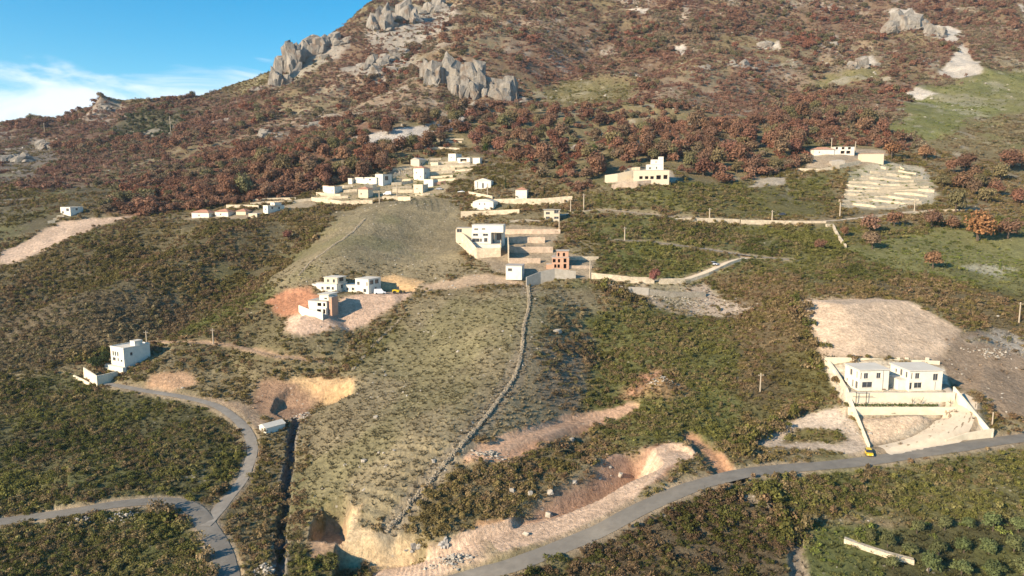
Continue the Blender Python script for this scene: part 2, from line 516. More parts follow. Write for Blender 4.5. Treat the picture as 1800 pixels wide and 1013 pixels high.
# ---- broad natural relief
far = ss(520, 820, GY)
mid = ss(300, 520, GY) * (1 - 0.5 * far)
H += far * (ridged(GX, GY, 150, 4, 5) - 0.55) * 26 * (0.35 + 0.65 * ss(650, 1000, GY))
H += far * fbm(GX, GY, 42, 4, 8) * 5.0
H += mid * fbm(GX, GY, 60, 4, 21) * 3.5
H += (1 - far) * (1 - 0.6 * mid) * fbm(GX, GY, 26, 3, 33) * 0.9

# ---- spurs and hollows running down the slopes
def spur(pts, width, height):
    W = catmull([at(*p) for p in pts], 3.0)
    i0, i1, m = sub(W[:, 0].min() - 3 * width, W[:, 0].max() + 3 * width, W[:, 1].min() - 3 * width, W[:, 1].max() + 3 * width)
    d, k = line_d(W, GX[i0:i1][m], GY[i0:i1][m])
    e = np.minimum(k, len(W) - 1 - k) / max(1.0, 0.18 * len(W))
    g = H[i0:i1]; g[m] += height * np.exp(-(d / width) ** 2) * np.clip(e, 0, 1)
spur([(928,500),(918,600),(880,700),(810,785),(730,870),(660,930)], 20, 6.0)
spur([(560,640),(535,720),(520,800),(505,880),(490,980)], 12, -3.0)
spur([(1050,560),(1060,650),(1045,740),(980,800)], 15, -5.0)
spur([(760,350),(680,400),(600,455),(520,520),(440,585)], 24, 6.5)
spur([(560,400),(430,470),(300,545),(200,600)], 20, -7.5)
spur([(450,390),(300,460),(150,530),(0,590)], 22, 7.5)
spur([(330,400),(180,470),(0,530)], 20, -7.0)
spur([(380,760),(300,800),(180,840),(60,870)], 14, 2.5)
spur([(1400,470),(1350,560),(1330,650),(1310,760)], 16, 2.5)
spur([(800,110),(720,190),(640,250)], 45, 10)
spur([(1050,60),(980,130),(930,190)], 40, -12)
spur([(1250,90),(1200,170),(1130,230)], 40, 9)
spur([(1480,60),(1400,140),(1330,200)], 40, -10)

kx_, ky_, _ = at(177, 196)                         # little pyramid peak on the far ridge
H += 17 * np.clip(1 - np.hypot((GX - kx_) / 24, (GY - ky_) / 34), 0, 1) ** 1.1

# ---- roads cut into the slopes
ROADS = [
 ('asphalt_road', [(640,1068),(740,1040),(830,1013),(900,993),(980,965),(1060,930),(1130,893),(1200,862),(1250,846),(1320,830),(1400,823),(1480,816),(1540,809),(1600,800),(1680,787),(1740,778),(1800,770),(1900,755)], 5.4, 'road'),
 ('hairpin_road', [(-120,932),(-50,925),(0,918),(60,910),(130,899),(200,888),(260,882),(310,884),(343,899),(365,928),(385,962),(398,1000),(402,1045),(400,1090)], 4.7, 'road'),
 ('lane', [(358,926),(370,912),(398,880),(425,845),(440,810),(444,785),(433,757),(408,731),(372,711),(320,698),(260,688),(205,678),(172,672)], 3.1, 'lane'),
 ('village_lane', [(1390,457),(1335,452),(1290,446),(1240,438),(1180,430),(1120,424),(1080,422)], 3.6, 'lane'),
 ('village_ramp', [(1312,453),(1280,461),(1245,477),(1205,491),(1165,494),(1110,492),(1050,490)], 3.4, 'pale'),
 ('driveway', [(1562,795),(1592,787),(1630,775),(1664,754),(1686,728),(1688,700),(1672,682)], 8.0, 'pale'),
 ('upper_lane', [(960,384),(1010,374),(1060,369),(1110,374),(1180,381),(1250,386),(1350,389),(1450,389),(1530,381),(1610,372),(1700,369),(1800,372)], 3.8, 'pale'),
]
ROADW = []
for nm, px, w, mt in ROADS:
    W = line_px(px, 1.0, 15)
    ROADW.append((nm, W, w, mt))
for nm, W, w, mt in sorted(ROADW, key=lambda a: a[3] == 'road'):
    bench(W, w / 2 + 0.5, 1.3 if mt == 'road' else 1.0, 0.9)

# ---- building plots, excavations (world polygons; the heights come from the ground or are given)
def P3(px, py, Y): return Vector(pt(px, py, Y))
YT = 214.0                                         # twin houses stand here
ZT = pt(1560, 687, YT)[2]
def xat(px, Y, z): # x of a pixel column at distance Y and height z
    return (px - 900.0) / F_PX * (Y * math.cos(PITCH) + (CAMZ - z) * math.sin(PITCH))
# drive and forecourt of the twin houses
drive = [at(1535,800), at(1600,789), at(1743,766), at(1715,725), at(1685,690), at(1655,735), at(1600,757), at(1560,775)]
ledge_z = ZT - 3.5
XL, XR = xat(1490, 209, ledge_z), xat(1679, 209, ledge_z)
pad([(XL - 1, 204.5), (XR - 4, 204.5), (XR - 4, 207.6), (XL - 1, 207.6)], ledge_z - 2.7, 8.0, 0.6, reach=12)
pad([(XL - 1, 208.0), (XR, 208.0), (XR, 212), (XL - 1, 212)], ledge_z, 0.2, 7.0)
pad([(xat(1483, 214, ZT), 210.6), (xat(1680, 211, ZT), 210.6), (xat(1655, 231, ZT), 231), (xat(1453, 231, ZT), 231)], ZT, 1.0, 8.0)
pad([at(1410,528), at(1530,522), at(1620,545), at(1480,545)], at(1500,530).z, 3, 0.48, smooth=0.3)
# construction site platform with three houses
zs = pt(640, 518, 300)[2]
pad([P3(545,512,304), P3(600,500,312), P3(690,500,312), P3(735,505,306), P3(690,519,299), P3(560,520,298)], zs, 1.6, 0.55)
pad([P3(528,552,278), P3(575,548,280), P3(590,535,288), P3(545,535,290)], pt(550, 556, 280)[2], 1.2, 0.6)
# quarried bank beside the lane, pit under the knoll, cuttings along the dirt track
q = [at(478,722), at(500,735), at(555,716), at(590,703), at(612,692), at(604,684), at(560,690), at(535,684), at(512,690), at(490,702)]
pad(q, at(500,735).z - 0.3, 2.2, 0.5, smooth=0.2, reach=16)
zpit = pt(575, 982, 160)[2]
pad([P3(552,975,161), P3(600,985,159), P3(607,950,168), P3(598,928,173), P3(572,924,173), P3(556,945,168)], zpit, 4.0, 0.3, smooth=0.2, reach=14)
zbank = pt(660, 996, 157)[2]
pad([P3(598,1000,156), P3(640,996,157), P3(735,993,158.5), P3(760,1008,155), P3(720,1060,146), P3(590,1060,146)], zbank, 4.5, 0.25, smooth=0.3, reach=14)
# mound of dug earth in the marked plot
mx_, my_, _ = at(1155, 690)
H += 3.4 * np.exp(-(((GX - mx_) / 6.5) ** 2 + ((GY - my_) / 5.0) ** 2)) * (1 + 0.9 * fbm(GX, GY, 4.0, 4, 61))
trk = line_px([(690,1018),(760,990),(850,958),(930,930),(1000,903),(1060,876),(1100,846),(1140,812),(1190,795)], 1.0, 21)
trk[:, 2] -= 0.6
bench(trk, 3.8, 1.6, 0.9)
pad([at(905,925), at(960,912), at(1040,872), at(1085,835), at(1130,815), at(1120,800), at(1050,835), at(985,872), at(920,900)], at(950,910).z - 1.6, 1.5, 0.6, smooth=0.6)
cut2 = line_px([(1290,838),(1262,815),(1240,785),(1215,765)], 1.0, 9)
cut2[:, 2] -= 1.8
bench(cut2, 2.6, 1.5, 0.9)
trk2 = line_px([(830,800),(880,782),(940,763),(1000,745),(1060,733),(1110,715)], 1.0, 9)
bench(trk2, 2.0, 1.6, 0.7)
trk3 = line_px([(268,600),(330,602),(400,606),(470,622),(520,630),(562,634)], 1.0, 15)
bench(trk3, 1.6, 1.2, 0.7)
gully = line_px([(521,735),(512,768),(511,805),(503,845),(502,885),(494,925),(493,970),(486,1030)], 1.0, 5)
trench(gully, 1.7, 2.8)
ditch = line_px([(1302,876),(1330,882),(1360,892),(1392,915),(1400,960),(1405,1015)], 1.0, 5)
trench(ditch, 2.4, 1.6)

# ---- natural roughness
rough = (1 - SMOOTH)
nearm = 1 - ss(330, 650, GY)
H += rough * nearm * fbm(GX, GY, 7.0, 4, 3) * 0.45
H += rough * (1 - nearm) * fbm(GX, GY, 16.0, 4, 4) * 1.6

# ================================================================== what covers the ground
gx = GX.ravel(); gyy = GY.ravel()
NV = NR * NC
COLG = np.zeros((NV, 3)); COLG[:] = (0.200, 0.165, 0.095)
DENS = np.full(NV, 0.15)                                # shrubs per square metre
KIND = np.zeros(NV, int)                                # which mixture of shrubs grows there
wob1 = fbm(gx, gyy, 14, 4, 51); wob2 = fbm(gx, gyy, 60, 4, 52); wob3 = fbm(gx, gyy, 4.0, 3, 53)

def zone(pts, col=None, dens=None, kind=None, soft=3.0, wob=3.0, amount=1.0, world=False):
    P = np.array([(p[0], p[1]) for p in (pts if world else [at(*q) for q in pts])])
    r = soft + wob * 2 + 10
    m = (gx > P[:, 0].min() - r) & (gx < P[:, 0].max() + r) & (gyy > P[:, 1].min() - r) & (gyy < P[:, 1].max() + r)
    k = np.nonzero(m)[0]
    sd = poly_sd(P, gx[k], gyy[k]) + wob * (wob1[k] * 1.2 + wob3[k] * 0.5)
    a = (1 - ss(-soft * 0.8, soft * 0.8, sd)) * amount
    if col is not None: COLG[k] = COLG[k] * (1 - a[:, None]) + np.array(col) * a[:, None]
    if dens is not None: DENS[k] = DENS[k] * (1 - a) + dens * a
    if kind is not None: KIND[k] = np.where(a > 0.5 * amount, kind, KIND[k])

def zone_line(W, half, col, dens=0.0, soft=1.5, wob=0.8):
    W = np.asarray(W)
    m = (gx > W[:, 0].min() - 20) & (gx < W[:, 0].max() + 20) & (gyy > W[:, 1].min() - 20) & (gyy < W[:, 1].max() + 20)
    k = np.nonzero(m)[0]
    d, _ = line_d(W, gx[k], gyy[k])
    a = 1 - ss(half - soft / 2, half + soft / 2, d + wob * (wob1[k] + wob3[k]))
    COLG[k] = COLG[k] * (1 - a[:, None]) + np.array(col) * a[:, None]
    if dens is not None: DENS[k] = DENS[k] * (1 - a) + dens * a

DRY = (0.255, 0.200, 0.135); GRN = (0.105, 0.125, 0.035); OLV = (0.150, 0.135, 0.065); BRN = (0.155, 0.085, 0.055)
GRY = (0.330, 0.295, 0.245); SAND = (0.520, 0.395, 0.285); RED = (0.365, 0.208, 0.128); YEL = (0.490, 0.330, 0.175); PALE = (0.560, 0.480, 0.370)
# kinds: 0 mixed olive scrub  1 green maquis  2 dry tufts  3 russet wood  4 mountain brown brush  5 grey-brown bare scrub  6 dark brown-green thicket  7 green meadow  8 none  9 dark pines
# upper mountain
zone([(-500,300),(0,215),(200,185),(330,168),(470,150),(560,80),(660,0),(900,-60),(1500,-60),(2200,-60),(2300,300),(1800,270),(1350,240),(1000,300),(780,245),(640,270),(560,330),(300,350),(0,330)], (0.190,0.130,0.082), 0.055, 4, 20, 12)
# left ridge
zone([(-300,300),(0,225),(180,188),(330,170),(480,150),(400,240),(250,270),(0,330)], (0.125,0.080,0.058), 0.055, 4, 15, 8)
zone([(190,245),(215,205),(280,195),(335,200),(325,235),(260,243)], (0.09,0.085,0.05), 0.05, 9, 14, 16, 0.9)
zone([(0,330),(0,265),(90,240),(110,270),(60,310)], (0.17,0.145,0.12), 0.05, 5, 10, 8)
zone([(130,330),(150,290),(260,270),(330,255),(420,250),(330,290),(230,330)], (0.205,0.155,0.095), 0.05, 4, 18, 14, 0.8)
zone([(300,320),(0,340),(0,420),(150,395),(190,360)], (0.12,0.105,0.065), 0.09, 0, 8, 5)
# russet woods
zone([(175,365),(240,320),(330,290),(420,245),(480,190),(600,185),(640,215),(740,230),(640,275),(560,335),(480,350),(330,372),(230,385)], (0.170,0.100,0.066), 0.065, 3, 8, 5)
zone([(560,335),(600,270),(700,240),(780,190),(900,185),(1040,185),(1250,200),(1420,215),(1560,235),(1600,268),(1420,290),(1310,318),(1230,330),(1180,290),(1060,320),(1010,345),(930,300),(860,260),(780,265),(700,300),(640,330)], (0.185,0.150,0.080), 0.020, 3, 8, 6)
# tan and grey clearings on the mountain
for poly in ([(420,250),(480,190),(560,150),(640,120),(720,150),(660,190),(560,225),(470,250)], [(600,170),(760,150),(800,200),(690,225),(610,215)], [(760,70),(900,20),(1010,50),(900,90),(820,100)], [(1290,105),(1400,90),(1500,60),(1560,110),(1480,150),(1350,140)], [(1080,170),(1250,120),(1330,140),(1200,185)]):
    zone(poly, (0.245,0.185,0.128), 0.030, 4, 18, 16, 0.8)
for poly in ([(640,30),(700,0),(800,10),(790,50),(700,90),(650,80)], [(590,120),(720,80),(730,120),(650,150)], [(470,150),(560,90),(620,70),(560,120),(500,150)]):
    zone(poly, GRY, 0.010, 4, 12, 14, 0.9)
zone([(930,170),(1000,140),(1130,145),(1120,175),(1010,190)], (0.150,0.130,0.060), 0.035, 1, 18, 14, 0.8)
zone([(1420,135),(1530,118),(1560,140),(1450,155)], (0.165,0.150,0.060), 0.025, 7, 12, 10, 0.8)
zone([(1560,230),(1600,160),(1720,130),(1830,110),(1850,260),(1780,290),(1680,265)], (0.160,0.162,0.062), 0.04, 7, 18, 14)
zone([(1640,250),(1720,210),(1830,190),(1850,300),(1720,290)], (0.195,0.150,0.085), 0.05, 5, 12, 9, 0.8)
# scree and bare stone
for poly in ([(1650,130),(1690,78),(1720,110),(1725,128),(1690,138)], [(1580,165),(1610,154),(1650,165),(1620,175)], [(1490,110),(1530,98),(1545,115),(1520,120)], [(1560,20),(1600,15),(1660,50),(1640,62),(1585,45)], [(1100,15),(1140,15),(1135,27)], [(1185,82),(1205,75),(1202,98)], [(1640,40),(1690,55),(1680,75),(1640,65)], [(1790,10),(1800,0),(1800,30)], [(1330,85),(1370,72),(1375,88)]):
    zone(poly, (0.470,0.420,0.350), 0.0, 8, 3, 3)
zone([(610,247),(680,228),(740,222),(815,205),(820,225),(745,243),(690,253),(640,258)], (0.40,0.36,0.31), 0.003, 8, 3, 3)
# left slopes of olive scrub
zone([(-300,480),(0,470),(150,420),(260,395),(400,385),(520,380),(620,360),(560,420),(480,490),(350,560),(250,600),(120,640),(-300,680)], (0.130,0.110,0.062), 0.30, 0, 6, 4)
zone([(-300,660),(0,560),(200,520),(350,520),(330,580),(250,600),(150,630),(0,660)], (0.125,0.100,0.062), 0.34, 5, 6, 4)
zone([(300,600),(330,575),(400,535),(470,500),(490,520),(430,565),(360,600)], (0.115,0.125,0.040), 0.30, 1, 4, 3)
# dry hillside above the construction site and the knoll
zone([(480,490),(560,420),(640,355),(800,345),(830,400),(830,480),(780,500),(700,490),(600,480),(500,530)], (0.222,0.184,0.112), 0.11, 2, 16, 7)
zone([(300,600),(420,550),(500,515),(500,600),(560,640),(430,650),(330,640)], (0.165,0.140,0.075), 0.30, 0, 4, 3)
zone([(560,640),(700,560),(740,530),(920,505),(1030,520),(1060,560),(1040,650),(1030,740),(960,760),(860,780),(800,830),(700,920),(640,930),(560,900),(520,880),(530,780),(600,690)], (0.222,0.184,0.112), 0.10, 2, 12, 6)
zone([(480,640),(560,600),(640,580),(720,550),(690,600),(620,650),(560,690)], (0.185,0.155,0.085), 0.20, 0, 4, 3)
zone([(960,520),(1060,560),(1050,680),(1020,740),(960,700),(940,600)], (0.205,0.165,0.115), 0.16, 5, 5, 4, 0.8)
zone([(720,880),(830,810),(930,790),(1030,765),(1050,800),(1000,840),(930,880),(870,920),(780,950),(690,935)], (0.150,0.125,0.070), 0.34, 0, 4, 3)
# scrub over the middle right
zone([(1000,400),(1100,380),(1250,395),(1480,400),(1700,390),(1850,380),(1850,640),(1750,580),(1620,530),(1400,525),(1300,540),(1200,520),(1100,490),(1050,470),(1060,430)], (0.140,0.130,0.055), 0.20, 1, 5, 4)
zone([(1060,430),(1100,424),(1240,442),(1290,458),(1230,480),(1180,490),(1060,480)], (0.125,0.130,0.045), 0.28, 1, 3, 2)
zone([(1030,345),(1150,330),(1300,320),(1450,310),(1480,370),(1430,380),(1250,378),(1100,366),(1020,366)], (0.145,0.130,0.055), 0.14, 1, 5, 4)
zone([(1480,440),(1560,420),(1650,400),(1850,430),(1850,520),(1700,500),(1560,470)], (0.160,0.155,0.065), 0.10, 7, 5, 4)
zone([(1690,470),(1740,462),(1800,475),(1760,490)], (0.33,0.31,0.23), 0.03, 7, 4, 4, 0.8)
zone([(1430,500),(1640,490),(1800,530),(1850,600),(1780,600),(1700,570),(1620,535),(1430,522)], (0.150,0.120,0.065), 0.32, 0, 3, 2)
zone([(1250,480),(1400,480),(1430,540),(1440,640),(1470,690),(1440,720),(1360,755),(1300,800),(1260,790),(1260,650),(1290,560)], (0.130,0.100,0.055), 0.36, 0, 3, 2)
# the plot marked in the middle: green scrub with a mound of red earth
zone([(1030,560),(1100,540),(1280,545),(1300,640),(1290,780),(1200,790),(1090,790),(1030,740),(1040,640)], (0.115,0.115,0.045), 0.26, 1, 4, 3)
zone([(1100,700),(1112,670),(1150,652),(1195,655),(1208,690),(1180,710)], RED, 0.10, 0, 3.5, 4.0)
zone([(1110,500),(1240,500),(1330,540),(1290,560),(1180,545),(1120,525)], (0.33,0.27,0.21), 0.03, 5, 3, 3)
# below the road
zone([(880,1013),(1000,980),(1120,915),(1240,866),(1320,880),(1390,930),(1400,1030),(1000,1100),(800,1080)], (0.118,0.092,0.056), 0.60, 6, 3, 2)
zone([(1270,855),(1400,834),(1550,822),(1700,800),(1850,780),(1850,930),(1640,920),(1560,905),(1400,905),(1330,880)], (0.140,0.130,0.058), 0.36, 1, 3, 2)
zone([(1400,910),(1560,905),(1640,930),(1850,930),(1850,1080),(1400,1080)], (0.105,0.112,0.042), 0.10, 7, 3, 3)
zone([(1540,935),(1640,915),(1850,915),(1850,1080),(1560,1080)], (0.085,0.080,0.038), 0.035, 7, 3, 2)  # olive grove floor: the trees' shade is put into this darker ground colour
zone([(1440,925),(1500,905),(1590,915),(1600,930),(1500,925)], (0.26,0.20,0.12), 0.05, 2, 2, 2, 0.9)
# bottom left
zone([(-300,680),(120,660),(200,690),(330,705),(420,760),(435,800),(400,870),(350,880),(260,872),(100,895),(-300,960)], (0.112,0.105,0.050), 0.34, 1, 3, 3)
zone([(-300,960),(0,930),(200,905),(310,900),(355,960),(370,1060),(-300,1100)], (0.105,0.110,0.042), 0.34, 1, 3, 2)
zone([(450,800),(505,770),(495,900),(480,1013),(420,1013),(380,930),(420,870)], (0.185,0.150,0.080), 0.26, 0, 3, 2)
zone([(520,960),(600,985),(700,1005),(760,1020),(700,1060),(480,1060),(480,990)], (0.11,0.095,0.045), 0.30, 1, 2, 2)
# ---- bare earth
zone([(0,470),(0,445),(60,415),(110,390),(170,385),(235,380),(180,395),(130,415),(80,440),(30,462)], (0.50,0.37,0.27), 0.003, 8, 3, 2.5)
zone([(470,530),(500,512),(545,505),(560,520),(580,545),(560,575),(520,560),(490,550)], (0.43,0.21,0.12), 0.004, 8, 2, 2)
zone([(505,560),(560,545),(620,520),(700,512),(740,495),(720,520),(660,560),(600,580),(530,590),(505,580)], (0.53,0.375,0.27), 0.004, 8, 2, 2)
zone([(660,490),(690,484),(745,495),(720,515),(665,510)], YEL, 0.002, 8, 2, 1.5)
zone([(740,500),(830,485),(920,490),(925,505),(800,505),(740,515)], (0.42,0.31,0.21), 0.01, 8, 2, 2)
zone([(500,683),(505,660),(560,662),(622,665),(618,690),(570,705),(515,705)], YEL, 0.004, 8, 2, 1.5)
zone([(440,720),(450,670),(500,660),(560,700),(540,735),(480,745)], (0.30,0.19,0.12), 0.02, 8, 3, 2)
zone([(250,690),(265,660),(330,655),(345,675),(300,690)], (0.44,0.28,0.17), 0.015, 8, 2, 2)
zone([(330,705),(420,725),(455,770),(480,745),(440,715),(370,695)], (0.30,0.22,0.15), 0.02, 8, 2, 1.5)
zone([(598,985),(605,930),(630,890),(640,885),(625,925),(700,940),(735,955),(735,998),(660,1000)], (0.545,0.400,0.235), 0.0, 8, 1.5, 1.0)
zone([(545,985),(548,920),(575,890),(610,900),(605,960)], (0.36,0.24,0.15), 0.0, 8, 2, 1.0)
zone([(803,802),(830,782),(900,764),(970,742),(1040,727),(1060,745),(1000,766),(945,790),(895,818),(818,820)], (0.46,0.27,0.165), 0.01, 8, 2, 1.2)
zone([(865,945),(895,905),(955,880),(1035,832),(1075,800),(1140,785),(1205,780),(1225,800),(1160,840),(1100,882),(1000,930),(880,972)], (0.36,0.225,0.15), 0.01, 8, 2, 1.5)
zone([(835,945),(840,915),(905,920),(910,945)], (0.50,0.30,0.16), 0.0, 8, 2, 1)
zone([(740,1000),(770,960),(840,935),(840,960),(760,1010)], (0.36,0.26,0.19), 0.01, 8, 2, 1.5)
zone_line(trk, 5.4, (0.52,0.375,0.265))
zone_line(trk2, 3.0, (0.47,0.305,0.20))
zone_line(trk3, 1.7, (0.44,0.30,0.19))
zone_line(cut2, 3.2, (0.40,0.235,0.145))
WALLLINE = line_px([(928,505),(930,535),(921,575),(917,620),(906,660),(880,700),(850,740),(810,785),(770,830),(735,870),(705,908),(680,936)], 1.0, 0)
zone_line(WALLLINE, 3.0, (0.225,0.185,0.125), 0.02, 2.0, 0.6)
zone_line(gully, 1.6, (0.20,0.18,0.16), 0.02)
zone_line(ditch, 1.8, (0.24,0.20,0.15), 0.05)
zone([(1262,835),(1230,790),(1250,785),(1275,800),(1297,830)], (0.43,0.25,0.145), 0.0, 8, 1.5, 1)
# slope above the twin houses, drive, gravel yard
zone([(1395,530),(1460,525),(1540,523),(1620,540),(1690,580),(1680,610),(1650,640),(1450,640),(1432,600)], (0.500,0.380,0.270), 0.004, 8, 2, 1.2)
zone([(1640,640),(1670,600),(1720,580),(1800,605),(1860,640),(1860,730),(1760,740),(1700,690)], (0.255,0.190,0.130), 0.02, 8, 3, 2)
zone([(1700,600),(1760,610),(1860,660),(1860,610),(1760,585)], GRY, 0.03, 5, 3, 3)
zone([(1320,785),(1370,745),(1420,725),(1470,712),(1500,735),(1530,790),(1500,800),(1420,790)], (0.470,0.380,0.290), 0.004, 8, 2, 1)
zone([(1375,780),(1400,755),(1450,752),(1490,765),(1470,780),(1420,775)], (0.17,0.14,0.06), 0.30, 1, 2, 1)
zone([(1505,733),(1680,725),(1640,745),(1560,775),(1530,785)], (0.52,0.395,0.275), 0.006, 8, 1.5, 1)
zone([(p.x, p.y) for p in drive], PALE, 0.0, 8, 1.0, 0.4, world=True)
zone([(xat(1483,214,ZT)-1, 207.6),(XR+1, 207.6),(xat(1652,231,ZT)+1, 231),(xat(1453,231,ZT)-1, 231)], (0.56,0.48,0.36), 0.0, 8, 0.8, 0.2, world=True)
# village terraces
zone([(555,345),(620,325),(700,295),(760,275),(845,275),(830,300),(800,320),(780,340),(700,352),(560,362)], (0.32,0.26,0.165), 0.04, 7, 3, 3)
zone([(800,405),(880,398),(985,400),(960,440),(1045,455),(1040,490),(920,495),(880,480),(830,455)], (0.30,0.24,0.165), 0.015, 8, 2, 2)
zone([(1065,320),(1110,300),(1180,300),(1190,318),(1110,335)], (0.50,0.41,0.30), 0.01, 8, 3, 2)
zone([(1478,365),(1490,305),(1545,285),(1620,292),(1650,330),(1640,360),(1560,368)], (0.44,0.385,0.28), 0.03, 7, 3, 2)
zone([(1410,300),(1430,260),(1560,265),(1555,290),(1480,292)], (0.34,0.27,0.19), 0.01, 8, 3, 2)
zone([(1320,330),(1340,315),(1390,305),(1380,325)], (0.38,0.32,0.24), 0.01, 8, 2, 2)
zone([(330,385),(440,372),(560,350),(560,362),(500,372),(440,385)], (0.30,0.24,0.16), 0.03, 8, 3, 2)
for nm, W, w, mt in ROADW:
    zone_line(W, w / 2 + 0.9, (0.30, 0.235, 0.16), 0.0, 1.6, 0.5)

# natural variation: patches of grass, leaf litter, bare stone on the slopes
rock = ss(0.28, 0.50, fbm(gx, gyy, 34, 5, 71)) * ss(560, 760, gyy) * 0.5
rock = np.maximum(rock, ss(0.40, 0.55, fbm(gx, gyy, 13, 4, 72)) * ss(380, 500, gyy) * 0.4 * (1 - SMOOTH.ravel()))
slope_y = np.gradient(H, axis=0) / np.gradient(GY, axis=0)
COLG[:] = COLG * (1 - rock[:, None]) + np.array(GRY) * 1.15 * rock[:, None]
DENS *= (1 - 0.8 * rock)
var = 1 + 0.22 * wob2 + 0.16 * wob1
COLG *= var[:, None]
gpatch = ss(0.1, 0.5, fbm(gx, gyy, 30, 4, 77)) * (KIND != 8) * (gyy < 640) * np.where(KIND == 2, 0.30, 0.45)
COLG[:] = COLG * (1 - gpatch[:, None]) + np.array((0.115, 0.125, 0.040)) * gpatch[:, None]
olive = ss(0.0, 0.45, fbm(gx, gyy, 85, 4, 79)) * (KIND != 8) * ss(560, 680, gyy) * 0.42
COLG[:] = COLG * (1 - olive[:, None]) + np.array((0.185, 0.165, 0.075)) * olive[:, None]
DENS *= (1 - 0.75 * olive)
DENS *= np.clip(0.8 + 1.3 * wob1 + 0.5 * wob2, 0.05, 2.0)
COLG = np.clip(COLG, 0.01, 0.8)

# ---- the sheet itself
me = bpy.data.meshes.new('ground')
me.vertices.add(NV)
co = np.empty((NV, 3), np.float32); co[:, 0] = gx; co[:, 1] = gyy; co[:, 2] = H.ravel()
me.vertices.foreach_set('co', co.ravel())
ii, jj = np.meshgrid(np.arange(NR - 1), np.arange(NC - 1), indexing='ij')
a0 = (ii * NC + jj).ravel()
quads = np.stack([a0, a0 + 1, a0 + NC + 1, a0 + NC], 1).astype(np.int32)
nf = len(quads)
me.loops.add(nf * 4); me.polygons.add(nf)
me.loops.foreach_set('vertex_index', quads.ravel())
me.polygons.foreach_set('loop_start', np.arange(0, nf * 4, 4, dtype=np.int32))
me.polygons.foreach_set('loop_total', np.full(nf, 4, np.int32))
me.polygons.foreach_set('use_smooth', np.ones(nf, bool))
ca = me.attributes.new('soil', 'FLOAT_COLOR', 'POINT')
ca.data.foreach_set('color', np.concatenate([COLG, np.ones((NV, 1))], 1).astype(np.float32).ravel())
me.update(calc_edges=True)

def ground_material():
    m, n, o = _new('hillside_ground')
    A = n.nodes.new; K = n.links.new
    p = A('ShaderNodeBsdfPrincipled'); p.inputs['Roughness'].default_value = 0.95; p.inputs['Specular IOR Level'].default_value = 0.08
    at_ = A('ShaderNodeAttribute'); at_.attribute_name = 'soil'
    geo = A('ShaderNodeNewGeometry')
    prev = at_.outputs['Color']
    for sc_, lo, hi in ((0.9, 0.62, 1.38), (0.22, 0.80, 1.22), (0.045, 0.85, 1.18)):
        t = A('ShaderNodeTexNoise'); t.inputs['Scale'].default_value = sc_; t.inputs['Detail'].default_value = 7; t.inputs['Roughness'].default_value = 0.7
        K(geo.outputs['Position'], t.inputs['Vector'])
        r = A('ShaderNodeMapRange'); r.inputs['From Min'].default_value = 0.3; r.inputs['From Max'].default_value = 0.7
        r.inputs['To Min'].default_value = lo; r.inputs['To Max'].default_value = hi
        K(t.outputs[0], r.inputs['Value'])
        x = A('ShaderNodeMix'); x.data_type = 'RGBA'; x.blend_type = 'MULTIPLY'; x.inputs[0].default_value = 1
        K(prev, x.inputs[6]); K(r.outputs[0], x.inputs[7]); prev = x.outputs[2]
    # pale limestone chips
    v = A('ShaderNodeTexVoronoi'); v.inputs['Scale'].default_value = 0.45
    K(geo.outputs['Position'], v.inputs['Vector'])
    r = A('ShaderNodeMapRange'); r.inputs['From Min'].default_value = 0.20; r.inputs['From Max'].default_value = 0.10
    K(v.outputs['Distance'], r.inputs['Value'])
    t = A('ShaderNodeTexNoise'); t.inputs['Scale'].default_value = 0.12; t.inputs['Detail'].default_value = 4
    K(geo.outputs['Position'], t.inputs['Vector'])
    r2 = A('ShaderNodeMapRange'); r2.inputs['From Min'].default_value = 0.48; r2.inputs['From Max'].default_value = 0.62; r2.inputs['To Max'].default_value = 0.7
    K(t.outputs[0], r2.inputs['Value'])
    mu = A('ShaderNodeMath'); mu.operation = 'MULTIPLY'; K(r.outputs[0], mu.inputs[0]); K(r2.outputs[0], mu.inputs[1])
    x = A('ShaderNodeMix'); x.data_type = 'RGBA'; K(mu.outputs[0], x.inputs[0]); K(prev, x.inputs[6]); x.inputs[7].default_value = (0.42, 0.37, 0.30, 1)
    K(x.outputs[2], p.inputs['Base Color'])
    t = A('ShaderNodeTexNoise'); t.inputs['Scale'].default_value = 0.8; t.inputs['Detail'].default_value = 8; t.inputs['Roughness'].default_value = 0.7
    K(geo.outputs['Position'], t.inputs['Vector'])
    b = A('ShaderNodeBump'); b.inputs['Strength'].default_value = 0.75; b.inputs['Distance'].default_value = 0.9
    K(t.outputs[0], b.inputs['Height']); K(b.outputs[0], p.inputs['Normal'])
    K(p.outputs[0], o.inputs['Surface'])
    return m
ground = link('ground', me, ground_material())
tag(ground, 'scrubby mountainside of dry grass, bare earth and stone', 'ground', kind='structure')

